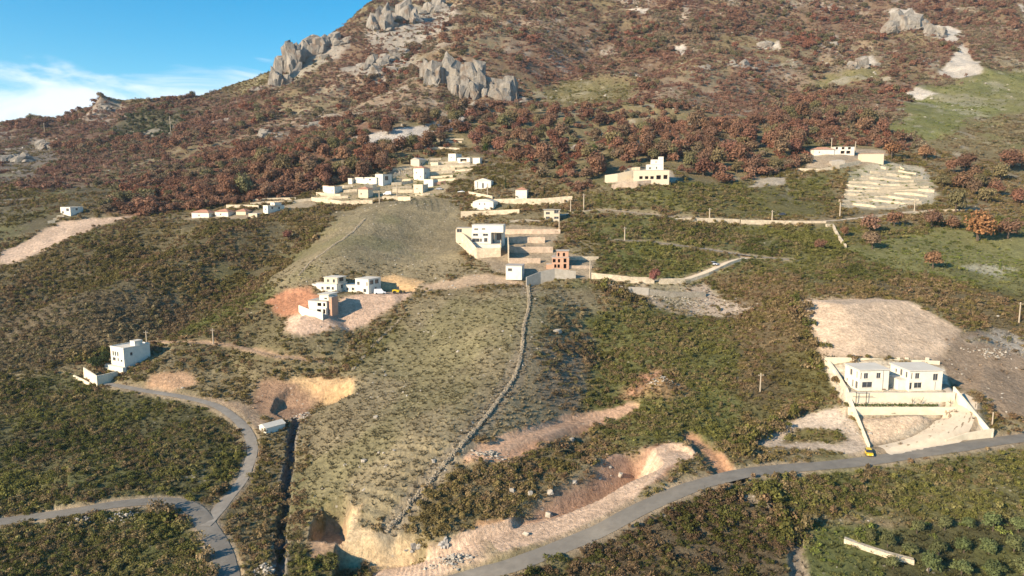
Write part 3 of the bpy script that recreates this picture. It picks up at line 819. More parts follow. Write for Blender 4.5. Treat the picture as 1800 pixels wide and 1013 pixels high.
# ---- road surfaces: draped strips just above the levelled ground
M_ASPH = surf('asphalt', (0.195, 0.176, 0.146), 0.9, 0.20, 0.35, 0.06, 9, (0.265, 0.232, 0.185), 0.07)
M_LANE = surf('worn_concrete_lane', (0.270, 0.238, 0.195), 0.92, 0.15, 0.6, 0.08, 8, (0.38, 0.34, 0.28), 0.12)
M_PALE = surf('pale_concrete', (0.60, 0.50, 0.37), 0.92, 0.12, 0.5, 0.06, 8, (0.48, 0.39, 0.28), 0.15)
def ribbon(W, w, lift, ncross=4, seed=0, drape=False):
    W = np.asarray(W)
    T = np.gradient(W[:, :2], axis=0); T /= np.linalg.norm(T, axis=1)[:, None] + 1e-9
    Nn = np.stack([-T[:, 1], T[:, 0]], 1)
    e1 = w / 2 + 0.22 * fbm(np.arange(len(W)) * 1.0, np.zeros(len(W)), 6, 3, seed)
    e2 = w / 2 + 0.22 * fbm(np.arange(len(W)) * 1.0, np.ones(len(W)) * 50, 6, 3, seed + 5)
    V = []; Fc = []
    for k in range(len(W)):
        for c in range(ncross + 1):
            s = -e1[k] + (e1[k] + e2[k]) * c / ncross
            x, y = W[k, :2] + Nn[k] * s
            V.append((x, y, (float(hz(x, y)) if drape else W[k, 2]) + lift - 0.02 * abs(s)))
    m_ = ncross + 1
    for k in range(len(W) - 1):
        for c in range(ncross):
            a = k * m_ + c
            Fc.append((a + 1, a, a + m_, a + m_ + 1))
    return V, Fc
for k, (nm, W, w, mt) in enumerate(ROADW):
    V, Fc = ribbon(W, w, (0.15 if mt == 'road' else 0.10) + 0.006 * k, 12 if nm == 'driveway' else 4, 90 + k, nm == 'driveway')
    o = link(nm, mesh_from(nm, V, Fc, True), {'road': M_ASPH, 'lane': M_LANE, 'pale': M_PALE}[mt])
    tag(o, {'asphalt_road': 'grey asphalt road curving across the foot of the hillside', 'hairpin_road': 'grey asphalt road bending round below the scrub',
            'lane': 'narrow grey lane climbing to the white house with arched windows', 'village_lane': 'narrow lane running above the green terrace',
            'village_ramp': 'pale concrete ramp climbing from the village to the lane', 'upper_lane': 'pale lane contouring below the woods', 'driveway': 'pale concrete drive curving up to the twin houses'}[nm], 'road', kind='structure')
# ================================================================== vegetation
M_LEAF_I = leaf_mat('scrub_leaves', 'instancer')
M_LEAF_O = leaf_mat('tree_leaves', 'object')
M_BARK = surf('bark', (0.10, 0.075, 0.055), 0.95, 0.3, 3.0, 0.3, 8)

def leaf_cloud(seed, n, lobes, size, up=0.25, jitter=0.7, stretch=1.0):
    """leaf-sprays (bent quads) spread through a few overlapping lobes: [(cx,cy,cz,r,rz)]"""
    r = np.random.default_rng(seed)
    w = np.array([l[3] ** 2 for l in lobes]); w = w / w.sum()
    V = []; Fc = []
    for k in r.choice(len(lobes), n, p=w):
        cx, cy, cz, rad, rz = lobes[k]
        d = r.normal(size=3); d /= np.linalg.norm(d)
        if d[2] < -0.35: d[2] *= -0.4; d /= np.linalg.norm(d)
        q = 0.55 + 0.5 * r.random() ** 0.6
        p = np.array([cx + d[0] * rad * q, cy + d[1] * rad * q, max(0.01, cz + d[2] * rz * q)])
        nn = d + r.normal(size=3) * jitter + np.array([0, 0, up]); nn /= np.linalg.norm(nn)
        t = np.cross(nn, r.normal(size=3)); t /= np.linalg.norm(t) + 1e-9
        b = np.cross(nn, t)
        s = size * (0.6 + 0.8 * r.random()); s2 = s * stretch * (0.5 + 0.4 * r.random())
        i = len(V)
        V += [p - t * s, p - b * s2 + nn * s * 0.25, p + t * s, p + b * s2 - nn * s * 0.1]
        Fc.append((i, i + 1, i + 2, i + 3))
    return V, Fc

def rand_lobes(seed, n, spread, zc, rmin, rmax, flat=0.85):
    r = np.random.default_rng(seed)
    o = []
    for k in range(n):
        a = r.random() * 6.283; q = spread * math.sqrt(r.random())
        rad = rmin + (rmax - rmin) * r.random()
        o.append((math.cos(a) * q, math.sin(a) * q, zc * (0.6 + 0.7 * r.random()), rad, rad * flat))
    return o

def proto_col(name, meshes):
    c = bpy.data.collections.new(name)                  # not linked to the scene: only a shelf of plant meshes
    for k, m in enumerate(meshes):
        c.objects.link(bpy.data.objects.new('%s_%02d' % (name, k), m))
    return c

def leafy(name, V, Fc, mat):
    m = mesh_from(name, V, Fc); m.materials.append(mat); return m

def bush_mesh(k):
    r = np.random.default_rng(150 + k); f = k % 5
    if f == 0:   lobes = rand_lobes(200 + k, 5, 0.40, 0.30, 0.20, 0.36, 0.85); n = 130; sz = 0.085
    elif f == 1: lobes = rand_lobes(200 + k, 3, 0.22, 0.50, 0.18, 0.28, 1.5); n = 110; sz = 0.080        # upright
    elif f == 2: lobes = rand_lobes(200 + k, 7, 0.62, 0.20, 0.18, 0.32, 0.6); n = 150; sz = 0.080         # spreading
    elif f == 3: lobes = rand_lobes(200 + k, 8, 0.75, 0.32, 0.15, 0.34, 1.0); n = 190; sz = 0.075         # several grown together
    else:        lobes = rand_lobes(200 + k, 5, 0.45, 0.36, 0.22, 0.40, 1.0); n = 75; sz = 0.075          # thin and twiggy
    return leaf_cloud(100 + k, n, lobes, sz, stretch=1.0 if f != 4 else 0.5)
BUSH = proto_col('bush', [leafy('bush', *bush_mesh(k), M_LEAF_I) for k in range(14)])
TREEI = proto_col('wood_tree', [leafy('wood_tree', *leaf_cloud(300 + k, 300, rand_lobes(400 + k, 7, 0.28, 0.40, 0.20, 0.32, 1.0), 0.062, jitter=0.5), M_LEAF_I) for k in range(7)])
def tuft(seed):
    r = np.random.default_rng(seed); V = []; Fc = []
    for k in range(22):
        a = r.random() * 6.283; q = 0.30 * math.sqrt(r.random()); x, y = math.cos(a) * q, math.sin(a) * q
        h = 0.35 + 0.45 * r.random(); lx, ly = math.cos(a) * h * 0.6, math.sin(a) * h * 0.6
        tx, ty = -math.sin(a) * 0.10, math.cos(a) * 0.10
        i = len(V)
        V += [(x - tx, y - ty, 0), (x + tx, y + ty, 0), (x + lx + tx * .3, y + ly + ty * .3, h), (x + lx - tx * .3, y + ly - ty * .3, h)]
        Fc.append((i, i + 1, i + 2, i + 3))
    return V, Fc
TUFT = proto_col('tuft', [leafy('tuft', *tuft(500 + k), M_LEAF_I) for k in range(5)])
M_ROCK_I = None
def rock_mesh(name, seed, mat, sub_=2, flat=0.65, amp=0.35):
    bm = bmesh.new(); bmesh.ops.create_icosphere(bm, subdivisions=sub_, radius=0.5)
    r = np.random.default_rng(seed)
    dirs = r.normal(size=(7, 3)); dirs /= np.linalg.norm(dirs, axis=1)[:, None]; cut = 0.30 + 0.16 * r.random(7)
    for v in bm.verts:
        p = np.array(v.co)
        for d, c in zip(dirs, cut):                     # planar facets like broken limestone
            s = p @ d
            if s > c: p -= d * (s - c) * 0.85
        p *= 1 + amp * 0.25 * (r.random() - 0.5)
        v.co = (p[0], p[1], p[2] * flat)
    m = bpy.data.meshes.new(name); bm.to_mesh(m); bm.free(); m.materials.append(mat)
    return m
M_STONE = surf('limestone', (0.40, 0.36, 0.30), 0.95, 0.25, 1.5, 0.4, 3.0, (0.24, 0.21, 0.17), 0.8)
ROCK = proto_col('rock', [rock_mesh('rock', 600 + k, M_STONE, 1) for k in range(5)])

def gn_scatter(name, label, cat, pos, rot, scl, tint, vid, col, kind='stuff'):
    n = len(pos)
    m = bpy.data.meshes.new(name); m.vertices.add(n)
    m.vertices.foreach_set('co', np.asarray(pos, np.float32).ravel())
    for nm, typ, field, arr in (('rot', 'FLOAT_VECTOR', 'vector', rot), ('scl', 'FLOAT_VECTOR', 'vector', scl), ('tint', 'FLOAT_COLOR', 'color', tint), ('vid', 'INT', 'value', vid)):
        a = m.attributes.new(nm, typ, 'POINT'); a.data.foreach_set(field, np.ascontiguousarray(arr, np.int32 if typ == 'INT' else np.float32).ravel())
    o = link(name, m); tag(o, label, cat, kind=kind)
    g = bpy.data.node_groups.new(name + '_nodes', 'GeometryNodeTree')
    g.interface.new_socket('Geometry', in_out='INPUT', socket_type='NodeSocketGeometry')
    g.interface.new_socket('Geometry', in_out='OUTPUT', socket_type='NodeSocketGeometry')
    gi = g.nodes.new('NodeGroupInput'); go = g.nodes.new('NodeGroupOutput')
    ip = g.nodes.new('GeometryNodeInstanceOnPoints'); ci_ = g.nodes.new('GeometryNodeCollectionInfo')
    ci_.inputs['Collection'].default_value = col
    ci_.inputs['Separate Children'].default_value = True; ci_.inputs['Reset Children'].default_value = True
    def named(nm, dt):
        a = g.nodes.new('GeometryNodeInputNamedAttribute'); a.data_type = dt; a.inputs['Name'].default_value = nm; return a.outputs['Attribute']
    g.links.new(gi.outputs[0], ip.inputs['Points']); g.links.new(ci_.outputs[0], ip.inputs['Instance'])
    ip.inputs['Pick Instance'].default_value = True
    g.links.new(named('vid', 'INT'), ip.inputs['Instance Index'])
    g.links.new(named('rot', 'FLOAT_VECTOR'), ip.inputs['Rotation'])
    g.links.new(named('scl', 'FLOAT_VECTOR'), ip.inputs['Scale'])
    g.links.new(ip.outputs[0], go.inputs[0])
    md = o.modifiers.new('plants', 'NODES'); md.node_group = g
    return o

KINDS = {   # tints, size range, prototype shelf, name, label, category
 0: ([(0.167,0.129,0.053),(0.199,0.143,0.072),(0.137,0.114,0.041),(0.214,0.155,0.084),(0.171,0.112,0.062),(0.149,0.127,0.045),(0.117,0.096,0.036)], (0.5, 2.7), BUSH, 'olive_scrub', 'mixed olive and brown scrub over the dry slopes', 'scrub'),
 1: ([(0.141,0.135,0.040),(0.110,0.108,0.032),(0.165,0.147,0.056),(0.179,0.138,0.068),(0.126,0.118,0.036),(0.157,0.115,0.060),(0.085,0.088,0.027)], (0.5, 2.6), BUSH, 'green_maquis', 'dense green maquis bushes below the village and beside the roads', 'scrub'),
 2: ([(0.264,0.213,0.129),(0.226,0.186,0.105),(0.197,0.160,0.090),(0.158,0.145,0.068)], (0.3, 1.0), BUSH, 'heath', 'low dry heath dotting the pale hillside', 'heath'),
 3: ([(0.194,0.103,0.066),(0.215,0.124,0.081),(0.163,0.090,0.060),(0.176,0.133,0.084),(0.129,0.115,0.060),(0.202,0.092,0.058)], (4.5, 9.5), TREEI, 'russet_woodland', 'russet autumn woodland covering the middle slopes', 'woodland'),
 4: ([(0.212,0.118,0.082),(0.185,0.105,0.076),(0.220,0.144,0.101),(0.142,0.122,0.067),(0.169,0.090,0.065),(0.185,0.150,0.097)], (1.8, 6.2), BUSH, 'mountain_brush', 'rust brown brush over the upper mountain', 'brush'),
 5: ([(0.190,0.150,0.084),(0.160,0.122,0.069),(0.210,0.170,0.095),(0.130,0.115,0.051),(0.165,0.118,0.067)], (0.6, 2.9), BUSH, 'bare_scrub', 'grey brown leafless scrub in the hollows', 'scrub'),
 6: ([(0.064,0.063,0.019),(0.106,0.071,0.041),(0.081,0.080,0.025),(0.133,0.091,0.051),(0.094,0.085,0.030),(0.049,0.052,0.016)], (0.6, 3.2), BUSH, 'thicket', 'dark brown and green thicket below the asphalt road', 'thicket'),
 7: ([(0.150,0.170,0.044),(0.125,0.145,0.038),(0.180,0.172,0.058),(0.100,0.112,0.032)], (0.4, 2.2), BUSH, 'meadow_herbs', 'bright green herbs and low bushes in the meadows', 'herbs'),
 9: ([(.060,.072,.036),(.080,.088,.045),(.105,.095,.052)], (3.5, 6.5), TREEI, 'dark_evergreens', 'patch of dark evergreens on the far ridge', 'evergreens'),
}
# ------------------------------------------------------------------ single trees
def limb(V, Fc, p, q, r0, r1, seg=5):
    p = np.array(p, float); q = np.array(q, float); d = q - p; d /= np.linalg.norm(d) + 1e-9
    a = np.cross(d, (0, 0, 1.0) if abs(d[2]) < .9 else (1.0, 0, 0)); a /= np.linalg.norm(a); b = np.cross(d, a)
    i = len(V)
    for (c, r) in ((p, r0), (q, r1)):
        for k in range(seg):
            t = 6.283 * k / seg; V.append(c + a * math.cos(t) * r + b * math.sin(t) * r)
    for k in range(seg):
        k2 = (k + 1) % seg; Fc.append((i + k, i + k2, i + seg + k2, i + seg + k))
def trunk_mesh(name, seed, lobes):
    r = np.random.default_rng(seed); V = []; Fc = []
    top = np.array([r.normal() * .02, r.normal() * .02, 0.32])
    limb(V, Fc, (0, 0, -0.06), top, 0.038, 0.028)
    for l in lobes[:6]:
        m_ = (top + np.array(l[:3])) / 2 + np.array([0, 0, -.03])
        limb(V, Fc, top, m_, 0.020, 0.012); limb(V, Fc, m_, l[:3], 0.012, 0.004)
    m = mesh_from(name, V, Fc); m.materials.append(M_BARK); return m
TV = []
for k in range(7):
    lb_ = rand_lobes(700 + k, 9, 0.28, 0.48, 0.16, 0.26, 1.0)
    lb_.append((0, 0, 0.55, 0.34, 0.36))
    V, Fc = leaf_cloud(720 + k, 1000, lb_, 0.042, jitter=0.45)
    TV.append((leafy('crown', V, Fc, M_LEAF_O), trunk_mesh('trunk', 740 + k, lb_)))
# columnar evergreen
lb_ = [(0, 0, z_, 0.05 + 0.17 * (1 - z_) , 0.12) for z_ in (.15, .28, .4, .52, .64, .76, .88)]
V, Fc = leaf_cloud(760, 420, lb_, 0.04, up=0.6)
TVC = (leafy('crown', V, Fc, M_LEAF_O), trunk_mesh('trunk', 761, lb_))
NTREE = 0
def tree(p, h, w, tint, label, group=None, name='oak_tree', cat='tree', var=None):
    global NTREE
    cm, tm = var if var else TV[NTREE % 7]
    NTREE += 1
    e = empty(name, p, random.random() * 6.28, label, cat, group)
    e.scale = (w, w, h)
    c = link('crown', cm, None, e); t = link('trunk', tm, None, e)
    k_ = 0.8 + 0.42 * random.random(); j_ = random.uniform(-.05, .05)
    c.color = (tint[0] * k_ * (1 - j_), tint[1] * k_ * (1 + j_), tint[2] * k_, 1); t.color = (1, 1, 1, 1)
    return e
# ================================================================== building materials
WHITE = surf('white_plaster', (0.74, 0.69, 0.58), 0.9, 0.08, 0.8, 0.05, 6, (0.55, 0.515, 0.45), 0.3)
CREAM = surf('cream_plaster', (0.62, 0.53, 0.39), 0.9, 0.07, 0.8, 0.05, 6, (0.62, 0.53, 0.38), 0.3)
PINKB = surf('hollow_brick', (0.52, 0.31, 0.21), 0.95, 0.18, 1.6, 0.2, 5, (0.42, 0.24, 0.16), 0.7)
BARE = surf('bare_concrete', (0.42, 0.38, 0.32), 0.95, 0.14, 0.9, 0.12, 5, (0.33, 0.29, 0.23), 0.5)
GREYP = surf('grey_plaster', (0.40, 0.40, 0.36), 0.9, 0.08, 0.8, 0.05, 6)
TILE = surf('clay_tiles', (0.46, 0.225, 0.14), 0.9, 0.22, 2.2, 0.5, 3.5, (0.52, 0.36, 0.26), 0.5)
ROOFW = surf('roof_membrane', (0.64, 0.59, 0.50), 0.9, 0.10, 0.6, 0.04, 5, (0.50, 0.46, 0.38), 0.3)
ROOFG = surf('roof_slab', (0.40, 0.37, 0.33), 0.95, 0.12, 0.7, 0.08, 5, (0.30, 0.28, 0.25), 0.4)
FRAME = surf('window_frame', (0.34, 0.32, 0.29), 0.6, 0.05, 2, 0)
WOOD = surf('door_wood', (0.20, 0.12, 0.07), 0.7, 0.2, 3, 0.1)
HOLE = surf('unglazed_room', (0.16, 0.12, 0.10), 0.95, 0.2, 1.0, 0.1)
STW = stone_mat('cream_stone', (0.70, 0.59, 0.43), (0.60, 0.50, 0.36), (0.47, 0.39, 0.28))
STP = stone_mat('pinkish_stone', (0.60, 0.47, 0.35), (0.52, 0.40, 0.30), (0.40, 0.31, 0.23))
STG = stone_mat('grey_stone', (0.40, 0.36, 0.29), (0.30, 0.27, 0.22), (0.16, 0.14, 0.11), 2.2)
WWALL = surf('painted_wall', (0.72, 0.63, 0.47), 0.92, 0.10, 0.7, 0.06, 5, (0.58, 0.49, 0.35), 0.22)
GLASS = glass_mat()

def facade(V, Fc, o, u, w, h, opens, inward, reveal=0.28):
    """rectangular wall face from origin o along unit u (w metres) and up (h metres) with real openings and reveals"""
    o = np.array(o, float); u = np.array(u, float); up = np.array((0, 0, 1.0)); inn = np.array(inward, float)
    us = sorted({0.0, w} | {max(0, min(w, a)) for c in opens for a in (c[0] - c[2] / 2, c[0] + c[2] / 2)})
    vs = sorted({0.0, h} | {max(0, min(h, a)) for c in opens for a in (c[1] - c[3] / 2, c[1] + c[3] / 2)})
    def inside(a, b):
        return any(abs(a - c[0]) < c[2] / 2 and abs(b - c[1]) < c[3] / 2 for c in opens)
    def quad(p):
        i = len(V); V.extend([tuple(q) for q in p]); Fc.append((i, i + 1, i + 2, i + 3))
    for i in range(len(us) - 1):
        for j in range(len(vs) - 1):
            if us[i + 1] - us[i] < 1e-4 or vs[j + 1] - vs[j] < 1e-4: continue
            if inside((us[i] + us[i + 1]) / 2, (vs[j] + vs[j + 1]) / 2): continue
            quad([o + u * us[i] + up * vs[j], o + u * us[i + 1] + up * vs[j], o + u * us[i + 1] + up * vs[j + 1], o + u * us[i] + up * vs[j + 1]])
    for cx, cz, ww, hh in [c[:4] for c in opens]:
        a, b, c, d = cx - ww / 2, cx + ww / 2, cz - hh / 2, cz + hh / 2
        R = inn * reveal
        for (s, t), (s2, t2) in (((a, c), (b, c)), ((b, c), (b, d)), ((b, d), (a, d)), ((a, d), (a, c))):
            p = o + u * s + up * t; q = o + u * s2 + up * t2
            quad([p, q, q + R, p + R])

class House:
    """A building read off the photograph: pixel spans are turned into metres at the distance where it stands."""
    def __init__(s, name, label, l, r, base, rz=0.0, Y=None, z=None, group=None, cat='house'):
        c = (l + r) / 2
        if Y is None: p = at(c, base)
        else: p = Vector(pt(c, base, Y))
        s.m = mpp(p.y, p.z); s.l = l; s.base = base; rz = math.radians(rz)
        k = (c - 900) / F_PX
        s.fx = math.cos(rz) - k * math.sin(rz)          # how much of the front's length is seen
        s.W = (r - l) * s.m / s.fx
        o = Vector((p.x - s.W / 2 * math.cos(rz), p.y - s.W / 2 * math.sin(rz), p.z))
        s.e = empty(name, o, rz, label, cat, group)
    def u(s, px): return (px - s.l) * s.m / s.fx
    def v(s, py): return (s.base - py) * s.m
    def block(s, l, r, base, top, y0=0.0, depth=8.0, mat=None, wins=(), left=(), right=(), roof='flat', roofmat=None, over=0.12, name='wall', hole=False, sink=2.0, parapet=0.0, x01=None):
        x0, x1 = x01 if x01 else (s.u(l), s.u(r))
        z0, z1 = s.v(base), s.v(top); y1 = y0 + depth
        V = []; Fc = []
        zf = z0 - sink
        conv = [(s.u(w[0]) - x0, s.v(w[1]) - zf, w[2] * s.m / s.fx, w[3] * s.m) for w in wins]
        conv = [(c[0], c[1], min(c[2], 2 * min(c[0], x1 - x0 - c[0]) - 0.3), c[3]) for c in conv]
        lf = [(a, b - zf, c, d) for a, b, c, d in left]; rt = [(a, b - zf, c, d) for a, b, c, d in right]
        hgt = z1 - zf
        facade(V, Fc, (x0, y0, zf), (1, 0, 0), x1 - x0, hgt, conv, (0, 1, 0))
        facade(V, Fc, (x1, y0, zf), (0, 1, 0), depth, hgt, rt, (-1, 0, 0))
        facade(V, Fc, (x1, y1, zf), (-1, 0, 0), x1 - x0, hgt, [], (0, -1, 0))
        facade(V, Fc, (x0, y1, zf), (0, -1, 0), depth, hgt, [(depth - a, b, c, d) for a, b, c, d in lf], (1, 0, 0))
        i = len(V); V += [(x0, y0, z1), (x1, y0, z1), (x1, y1, z1), (x0, y1, z1)]; Fc.append((i, i + 1, i + 2, i + 3))
        link(name, mesh_from(name, V, Fc), mat or WHITE, s.e)
        for c in conv: s.window((x0 + c[0], y0 + 0.2, zf + c[1]), (1, 0, 0), (0, 1, 0), c[2], c[3], hole)
        for c in rt: s.window((x1 - 0.2, y0 + c[0], zf + c[1]), (0, 1, 0), (-1, 0, 0), c[2], c[3], hole)
        for c in lf: s.window((x0 + 0.2, y0 + c[0], zf + c[1]), (0, -1, 0), (1, 0, 0), c[2], c[3], hole)
        if roof: s.roof(x0, x1, y0, y1, z1, roof, roofmat, over, parapet, mat)
        return x0, x1, y0, y1, z0, z1
    def window(s, c, u, inn, w, h, hole):
        c = np.array(c, float); u = np.array(u, float); up = np.array((0, 0, 1.0)); inn = np.array(inn, float)
        if hole:                                       # unglazed opening: the room's inner walls show
            V = []; Fc = []
            p = [c - u * w / 2 - up * h / 2, c + u * w / 2 - up * h / 2, c + u * w / 2 + up * h / 2, c - u * w / 2 + up * h / 2]
            q = [a + inn * 2.2 for a in p]
            V = [tuple(a) for a in p + q]
            Fc = [(4, 5, 6, 7), (0, 1, 5, 4), (1, 2, 6, 5), (2, 3, 7, 6), (3, 0, 4, 7)]
            link('opening', mesh_from('opening', V, Fc), HOLE, s.e)
            return
        V = []; Fc = []
        t = min(0.09, w * 0.12)
        def bar(a0, a1, b0, b1):
            i = len(V)
            for d in (0.0, 0.07):
                for (a, b) in ((a0, b0), (a1, b0), (a1, b1), (a0, b1)): V.append(tuple(c + u * a + up * b + inn * d))
            Fc.extend([(i, i + 1, i + 2, i + 3), (i, i + 4, i + 5, i + 1), (i + 1, i + 5, i + 6, i + 2), (i + 2, i + 6, i + 7, i + 3), (i + 3, i + 7, i + 4, i)])
        bar(-w / 2, w / 2, -h / 2, -h / 2 + t); bar(-w / 2, w / 2, h / 2 - t, h / 2)
        bar(-w / 2, -w / 2 + t, -h / 2 + t, h / 2 - t); bar(w / 2 - t, w / 2, -h / 2 + t, h / 2 - t)
        if w > 1.1: bar(-t / 2, t / 2, -h / 2 + t, h / 2 - t)
        f = link('window', mesh_from('window', V, Fc), FRAME, s.e)
        p = [c - u * w / 2 - up * h / 2, c + u * w / 2 - up * h / 2, c + u * w / 2 + up * h / 2, c - u * w / 2 + up * h / 2]
        if w > 0.8:                                    # stone sill, standing proud of the wall
            V = []; Fc = []
            for d in (-0.32, -0.02):
                for (a, b_) in ((-w / 2 - .08, -h / 2 - .09), (w / 2 + .08, -h / 2 - .09), (w / 2 + .08, -h / 2 - .004), (-w / 2 - .08, -h / 2 - .004)): V.append(tuple(c + u * a + up * b_ + inn * d))
            Fc = [(0, 1, 2, 3), (0, 4, 5, 1), (1, 5, 6, 2), (2, 6, 7, 3), (3, 7, 4, 0)]
            link('sill', mesh_from('sill', V, Fc), ROOFW, f)
        link('pane', mesh_from('pane', [tuple(a + inn * 0.05) for a in p], [(0, 1, 2, 3)]), GLASS, f)
    def roof(s, x0, x1, y0, y1, z, kind, mat, over, parapet=0.0, wallmat=None):
        V = []; Fc = []
        a, b, c, d = x0 - over, x1 + over, y0 - over, y1 + over
        if kind == 'flat':
            box_vf(a, b, c, d, z + 0.004, z + 0.22, V, Fc)
            link('roof', mesh_from('roof', V, Fc), mat or ROOFW, s.e)
            if parapet:
                V = []; Fc = []; t = 0.22; zt = z + 0.22 + parapet
                box_vf(a, b, c, c + t, z + 0.224, zt, V, Fc); box_vf(a, b, d - t, d, z + 0.224, zt, V, Fc)
                box_vf(a, a + t, c + t, d - t, z + 0.224, zt, V, Fc); box_vf(b - t, b, c + t, d - t, z + 0.224, zt, V, Fc)
                link('parapet', mesh_from('parapet', V, Fc), wallmat or WHITE, s.e)
            return
        h = 0.20 * min(b - a, d - c)
        z += 0.004
        if kind == 'hip':
            if b - a > d - c: r0, r1 = (a + (d - c) / 2, (c + d) / 2), (b - (d - c) / 2, (c + d) / 2)
            else: r0, r1 = ((a + b) / 2, c + (b - a) / 2), ((a + b) / 2, d - (b - a) / 2)
            V = [(a, c, z), (b, c, z), (b, d, z), (a, d, z), (r0[0], r0[1], z + h), (r1[0], r1[1], z + h)]
            Fc = [(0, 3, 2, 1)]
            Fc += [(0, 1, 5, 4), (1, 2, 5), (2, 3, 4, 5), (3, 0, 4)] if b - a > d - c else [(0, 1, 4), (1, 2, 5, 4), (2, 3, 5), (3, 0, 4, 5)]
        elif kind == 'gable_x':                        # ridge along x
            V = [(a, c, z), (b, c, z), (b, d, z), (a, d, z), (a, (c + d) / 2, z + h), (b, (c + d) / 2, z + h)]
            Fc = [(0, 3, 2, 1), (0, 1, 5, 4), (2, 3, 4, 5), (1, 2, 5), (3, 0, 4)]
        elif kind == 'gable_y':                        # gable end to the viewer
            V = [(a, c, z), (b, c, z), (b, d, z), (a, d, z), ((a + b) / 2, c, z + h), ((a + b) / 2, d, z + h)]
            Fc = [(0, 3, 2, 1), (0, 1, 4), (1, 2, 5, 4), (2, 3, 5), (3, 0, 4, 5)]
        elif kind == 'arch':                           # shallow barrel roof, end to the viewer
            n = 9
            for yy in (c, d):
                for k in range(n): t = k / (n - 1); V.append((a + (b - a) * t, yy, z + math.sin(math.pi * t) * h * 0.75))
            Fc = [tuple(range(n)), tuple(range(2 * n - 1, n - 1, -1))]
            for k in range(n - 1): Fc.append((k + 1, k, n + k, n + k + 1))
            Fc.append((0, n - 1, 2 * n - 1, n))
        link('roof', mesh_from('roof', V, Fc), mat or TILE, s.e)
    def box(s, name, l, r, base, top, y0, y1, mat):
        V = []; Fc = []
        box_vf(s.u(l), s.u(r), y0, y1, s.v(base), s.v(top), V, Fc)
        return link(name, mesh_from(name, V, Fc), mat, s.e)

def wall_px(label, pts, h, t=0.45, mat=None, name='retaining_wall', cat='wall', group=None, Ys=None, coping=None, flat=False, wob=0.0, zs=None, sink=1.6):
    """a wall along its foot line in the photograph; h may be one height or one per point"""
    if Ys is not None: P = [np.array(pt(px, py, y)) for (px, py), y in zip(pts, Ys)]
    else: P = [np.array(at(*p)) for p in pts]
    hs = h if isinstance(h, (list, tuple)) else [h] * len(P)
    Q = [np.append(p, k) for p, k in zip(P, hs)]
    W = []
    for a, b in zip(Q[:-1], Q[1:]):
        n = max(1, int(np.linalg.norm((b - a)[:2]) / 3.0))
        for k in range(n): W.append(a + (b - a) * k / n)
    W.append(Q[-1]); W = np.array(W)
    if flat: W[:, 3] += W[:, 2].max() - W[:, 2]
    T = np.gradient(W[:, :2], axis=0) if len(W) > 2 else np.repeat((W[1:2, :2] - W[0:1, :2]), 2, 0)
    T /= np.linalg.norm(T, axis=1)[:, None] + 1e-9
    Nn = np.stack([-T[:, 1], T[:, 0]], 1)
    o = W[0, :3].copy()
    V = []; Fc = []
    for k in range(len(W)):
        zt = W[k, 2] + W[k, 3] + wob * (random.random() - .5); zb = W[k, 2] - sink
        for sgn, z in ((-1, zb), (1, zb), (1, zt), (-1, zt)):
            q = W[k, :2] + Nn[k] * sgn * t / 2
            V.append((q[0] - o[0], q[1] - o[1], z - o[2]))
    for k in range(len(W) - 1):
        for c in range(4):
            a = k * 4 + c; b = k * 4 + (c + 1) % 4
            Fc.append((a, b, b + 4, a + 4))
    e = (len(W) - 1) * 4
    Fc += [(3, 2, 1, 0), (e, e + 1, e + 2, e + 3)]
    me_ = mesh_from(name, V, Fc)
    ob = link(name, me_, mat or STW, None, o)
    tag(ob, label, cat, group)
    if coping:
        V2 = []; F2 = []
        for k in range(len(W)):
            zt = W[k, 2] + W[k, 3]
            for sgn, z in ((-1, zt + .004), (1, zt + .004), (1, zt + .12), (-1, zt + .12)):
                q = W[k, :2] + Nn[k] * sgn * (t / 2 + 0.06)
                V2.append((q[0] - o[0], q[1] - o[1], z - o[2]))
        link('coping', mesh_from('coping', V2, Fc), coping, ob)
    return ob

def pole_px(label, px, py, top, lean=0.0, arm=True, group=None, kind='utility_pole'):
    p = at(px, py); m_ = mpp(p.y, p.z); h = (py - top) * m_
    e = empty(kind, p, 0, label, 'pole', group)
    V = []; Fc = []
    n = 7
    r0, r1 = 0.0008 * p.y + 0.05, 0.0006 * p.y + 0.03
    r0, r1 = min(r0, 0.34), min(r1, 0.26)
    for z, r in ((-0.8, r0), (h, r1)):
        for k in range(n): t = 6.283 * k / n; V.append((math.cos(t) * r + lean * max(z, 0), math.sin(t) * r, z))
    for k in range(n): Fc.append((k, (k + 1) % n, n + (k + 1) % n, n + k))
    Fc.append(tuple(range(n, 2 * n)))
    link('shaft', mesh_from('shaft', V, Fc, False), POLE, e)
    if arm:
        V = []; Fc = []; box_vf(lean * h - 0.9, lean * h + 0.9, -r1 - 0.13, -r1 - 0.01, h - 0.75, h - 0.6, V, Fc)
        link('crossarm', mesh_from('crossarm', V, Fc), POLE, e)
        for k in (-0.75, 0, 0.75):
            V = []; Fc = []; box_vf(lean * h + k - .06, lean * h + k + .06, -r1 - .13, -r1 - .01, h - .596, h - .38, V, Fc)
            link('insulator', mesh_from('insulator', V, Fc), FRAME, e)
    return e
POLE = surf('weathered_pole', (0.42, 0.35, 0.26), 0.9, 0.15, 2, 0.1)

